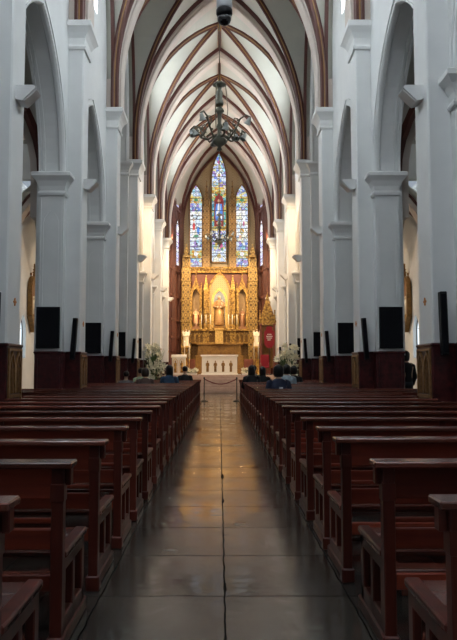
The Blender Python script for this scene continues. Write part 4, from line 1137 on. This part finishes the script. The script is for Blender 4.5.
    if hair == 'short': prof = [(-.055, .075, .070), (.0, .102, .092), (.05, .106, .102), (.085, .092, .095), (.115, .058, .064), (.13, .01, .012)]
    elif hair == 'long': prof = [(-.30, .085, .045), (-.22, .112, .07), (-.1, .118, .085), (.0, .114, .098), (.055, .112, .106), (.09, .095, .098), (.12, .06, .066), (.135, .01, .012)]
    else: prof = [(-.13, .095, .075), (-.06, .122, .09), (.02, .122, .104), (.07, .110, .106), (.11, .075, .08), (.137, .01, .012)]
    for zz, rx, ry in prof: rings.append([(.92 * rx * math.cos(a), hy - .022 + .94 * ry * math.sin(a) * (1. if math.sin(a) < 0 else (.62 if zz < .06 else .95)), hz + zz) for a in [2 * PI * k / 18 for k in range(18)]])
    m.loft(rings); m.build('hair', hairmat, r)
    if mark:
        m = MB(); m.box(.0, .075, ly - .14, ly - .125, Hp + .30, Hp + .36); m.box(.02, .055, ly - .14, ly - .125, Hp + .26, Hp + .30); m.build('white_emblem', WHITEC, r)
    return r
def cloth(n, c, c2=None): return mat(n, c, .85, noise=(9, .2, c2 or tuple(q * .6 for q in c)))
NAVY = cloth('navy_cloth', (.012, .018, .05)); LBLUE = cloth('pale_blue_cloth', (.42, .52, .60)); BLK = cloth('black_cloth', (.012, .012, .014)); GRN = cloth('pale_green_cloth', (.42, .52, .34))
TEAL = cloth('blue_print_cloth', (.03, .10, .19), (.01, .02, .05)); BRN = cloth('brown_cloth', (.10, .055, .045)); GRY = cloth('grey_cloth', (.16, .15, .16)); GREYT = cloth('grey_green_cloth', (.16, .18, .17))
def row_y(i): return ROW0 + PITCH * i + .27
person((1.30, row_y(13), 0), 0, NAVY, 'bob', HAIR, 'person in a navy jacket with a white mark on the back, right side', s=1.05, mark=True)
person((1.02, row_y(20), 0), .05, BLK, 'long', HAIR, 'person with long black hair in black, seated at the aisle end, right side', s=1.06)
person((1.24, row_y(23), 0), 0, GREYT, 'short', HAIR, 'short-haired person in grey-green, seated furthest forward right of the aisle', s=1.07)
person((1.43, row_y(21), 0), 0, BLK, 'long', HAIR, 'person with long dark hair between the grey-green top and the navy jacket', s=1.03)
person((1.95, row_y(18), 0), .1, LBLUE, 'bob', HAIR, 'person in a pale blue shirt seated just beyond the navy jacket', s=1.07)
person((2.36, row_y(20), 0), -.1, BLK, 'bob', HAIR, 'person in dark clothes seated furthest right of the group', s=1.05)
person((-1.52, row_y(19), 0), 0, TEAL, 'long', HAIR, 'person in a blue patterned top seated left of the aisle', s=1.06, tilt=.1)
person((-1.24, row_y(23), 0), 0, BLK, 'short', HAIR, 'short-haired person in black seated nearest the aisle on the left', s=1.05)
person((-2.15, row_y(18), 0), .2, BRN, 'bob', HAIRB, 'person with brown hair and brown top seated in a left-hand pew', s=1.0)
person((-2.62, row_y(21), 0), 0, GRN, 'short', HAIR, 'person in a pale green shirt leaning forward in a left-hand pew', s=1.0, lean=.08)
person((-2.85, row_y(19), 0), 0, GRY, 'short', HAIR, 'person in dark grey bending low beside the left pillars', s=.93, lean=.12)
person((4.78, 17.45, 0), .3, BLK, 'bob', HAIR, 'person in black standing behind a pillar at the edge of the right aisle', stand=True, s=1.02)

# ------------------------------------------------------------------ lights
def spot(loc, to, power, col, ang=70, rad=.15, name='warm_spot'):
    l = bpy.data.lights.new(name, 'SPOT'); l.energy = power; l.color = col; l.spot_size = math.radians(ang); l.spot_blend = .6; l.shadow_soft_size = rad
    o = bpy.data.objects.new(name, l); COL.objects.link(o); o.location = loc
    o.rotation_euler = (Vector(to) - Vector(loc)).to_track_quat('-Z', 'Y').to_euler(); return o
WARM = (1, .74, .42)
for sx in (-1, 1):
    spot((sx * 2.9, 39.9, 11.5), (sx * .3, 47.5, 5.0), 3000, WARM, 55)            # floods on the last pillars, aimed at the altarpiece
    spot((sx * 3.0, 44.75, 12.0), (-sx * .6, 48, 9.5), 350, WARM, 80)
    for k, e in ((5, 90), (6, 170), (7, 240), (8, 220)):                        # uplights added above the capitals as warm fill for the vault
        spot((sx * 3.15, YC[k] + .52, 9.95), (-sx * 2.2, YC[k] + 1.5, 16.5), e, (1, .68, .42), 120)
    for k, e in ((5, 500), (6, 1400), (7, 1700), (8, 1100)):                                  # floods on the capitals washing the pillars opposite
        spot((sx * 3.1, YC[k] + .5, 9.5), (-sx * 3.4, YC[k] + .3, 5.5), e, (1, .70, .42), 95)
    spot((sx * 3.0, YC[5] + .75, 9.4), (sx * 3.55, 42, 4.0), 1200, (1, .68, .38), 50)   # floods washing the last pillars towards the altar
    for k in (6, 7, 8):
        spot((sx * 4.6, YC[k] + .3, 6.1), (sx * 8.4, YC[k] + 1.5, 4.5), 250, (1, .78, .52), 130)
for x, y, z, e in ((-.0, 46.4, 5.2, 5), (-1.64, 46.7, 5.0, 5), (1.58, 46.7, 5.0, 5), (-2.25, 45.1, 3.6, 2), (2.52, 45.1, 3.6, 2)):
    l = bpy.data.lights.new('niche_lamp', 'POINT'); l.energy = e; l.color = (1, .72, .36); l.shadow_soft_size = .04
    o = bpy.data.objects.new('niche_lamp', l); COL.objects.link(o); o.location = (x, y, z)
w = bpy.data.worlds.new('sky'); sc.world = w; w.use_nodes = True
w.node_tree.nodes['Background'].inputs[0].default_value = (.75, .86, 1, 1); w.node_tree.nodes['Background'].inputs[1].default_value = .4

# ------------------------------------------------------------------ camera
F, W_, H_ = 679., 457, 640
cd = bpy.data.cameras.new('camera'); cam = bpy.data.objects.new('camera', cd); COL.objects.link(cam)
cd.sensor_fit = 'HORIZONTAL'; cd.sensor_width = 36; cd.lens = F / W_ * 36; cd.shift_x = (228.5 - 219.5) / 457; cd.clip_end = 200; cd.clip_start = .05
cam.location = (0, 0, 1.35); cam.rotation_euler = (PI / 2 + math.atan(48 / F), 0, 0); sc.camera = cam
sc.view_settings.view_transform = 'Standard'; sc.view_settings.look = 'None'; sc.view_settings.gamma = 1; sc.view_settings.exposure = 0.0
sc.cycles.use_denoising = True
sc.cycles.max_bounces = 10; sc.cycles.diffuse_bounces = 5; sc.cycles.sample_clamp_indirect = 6
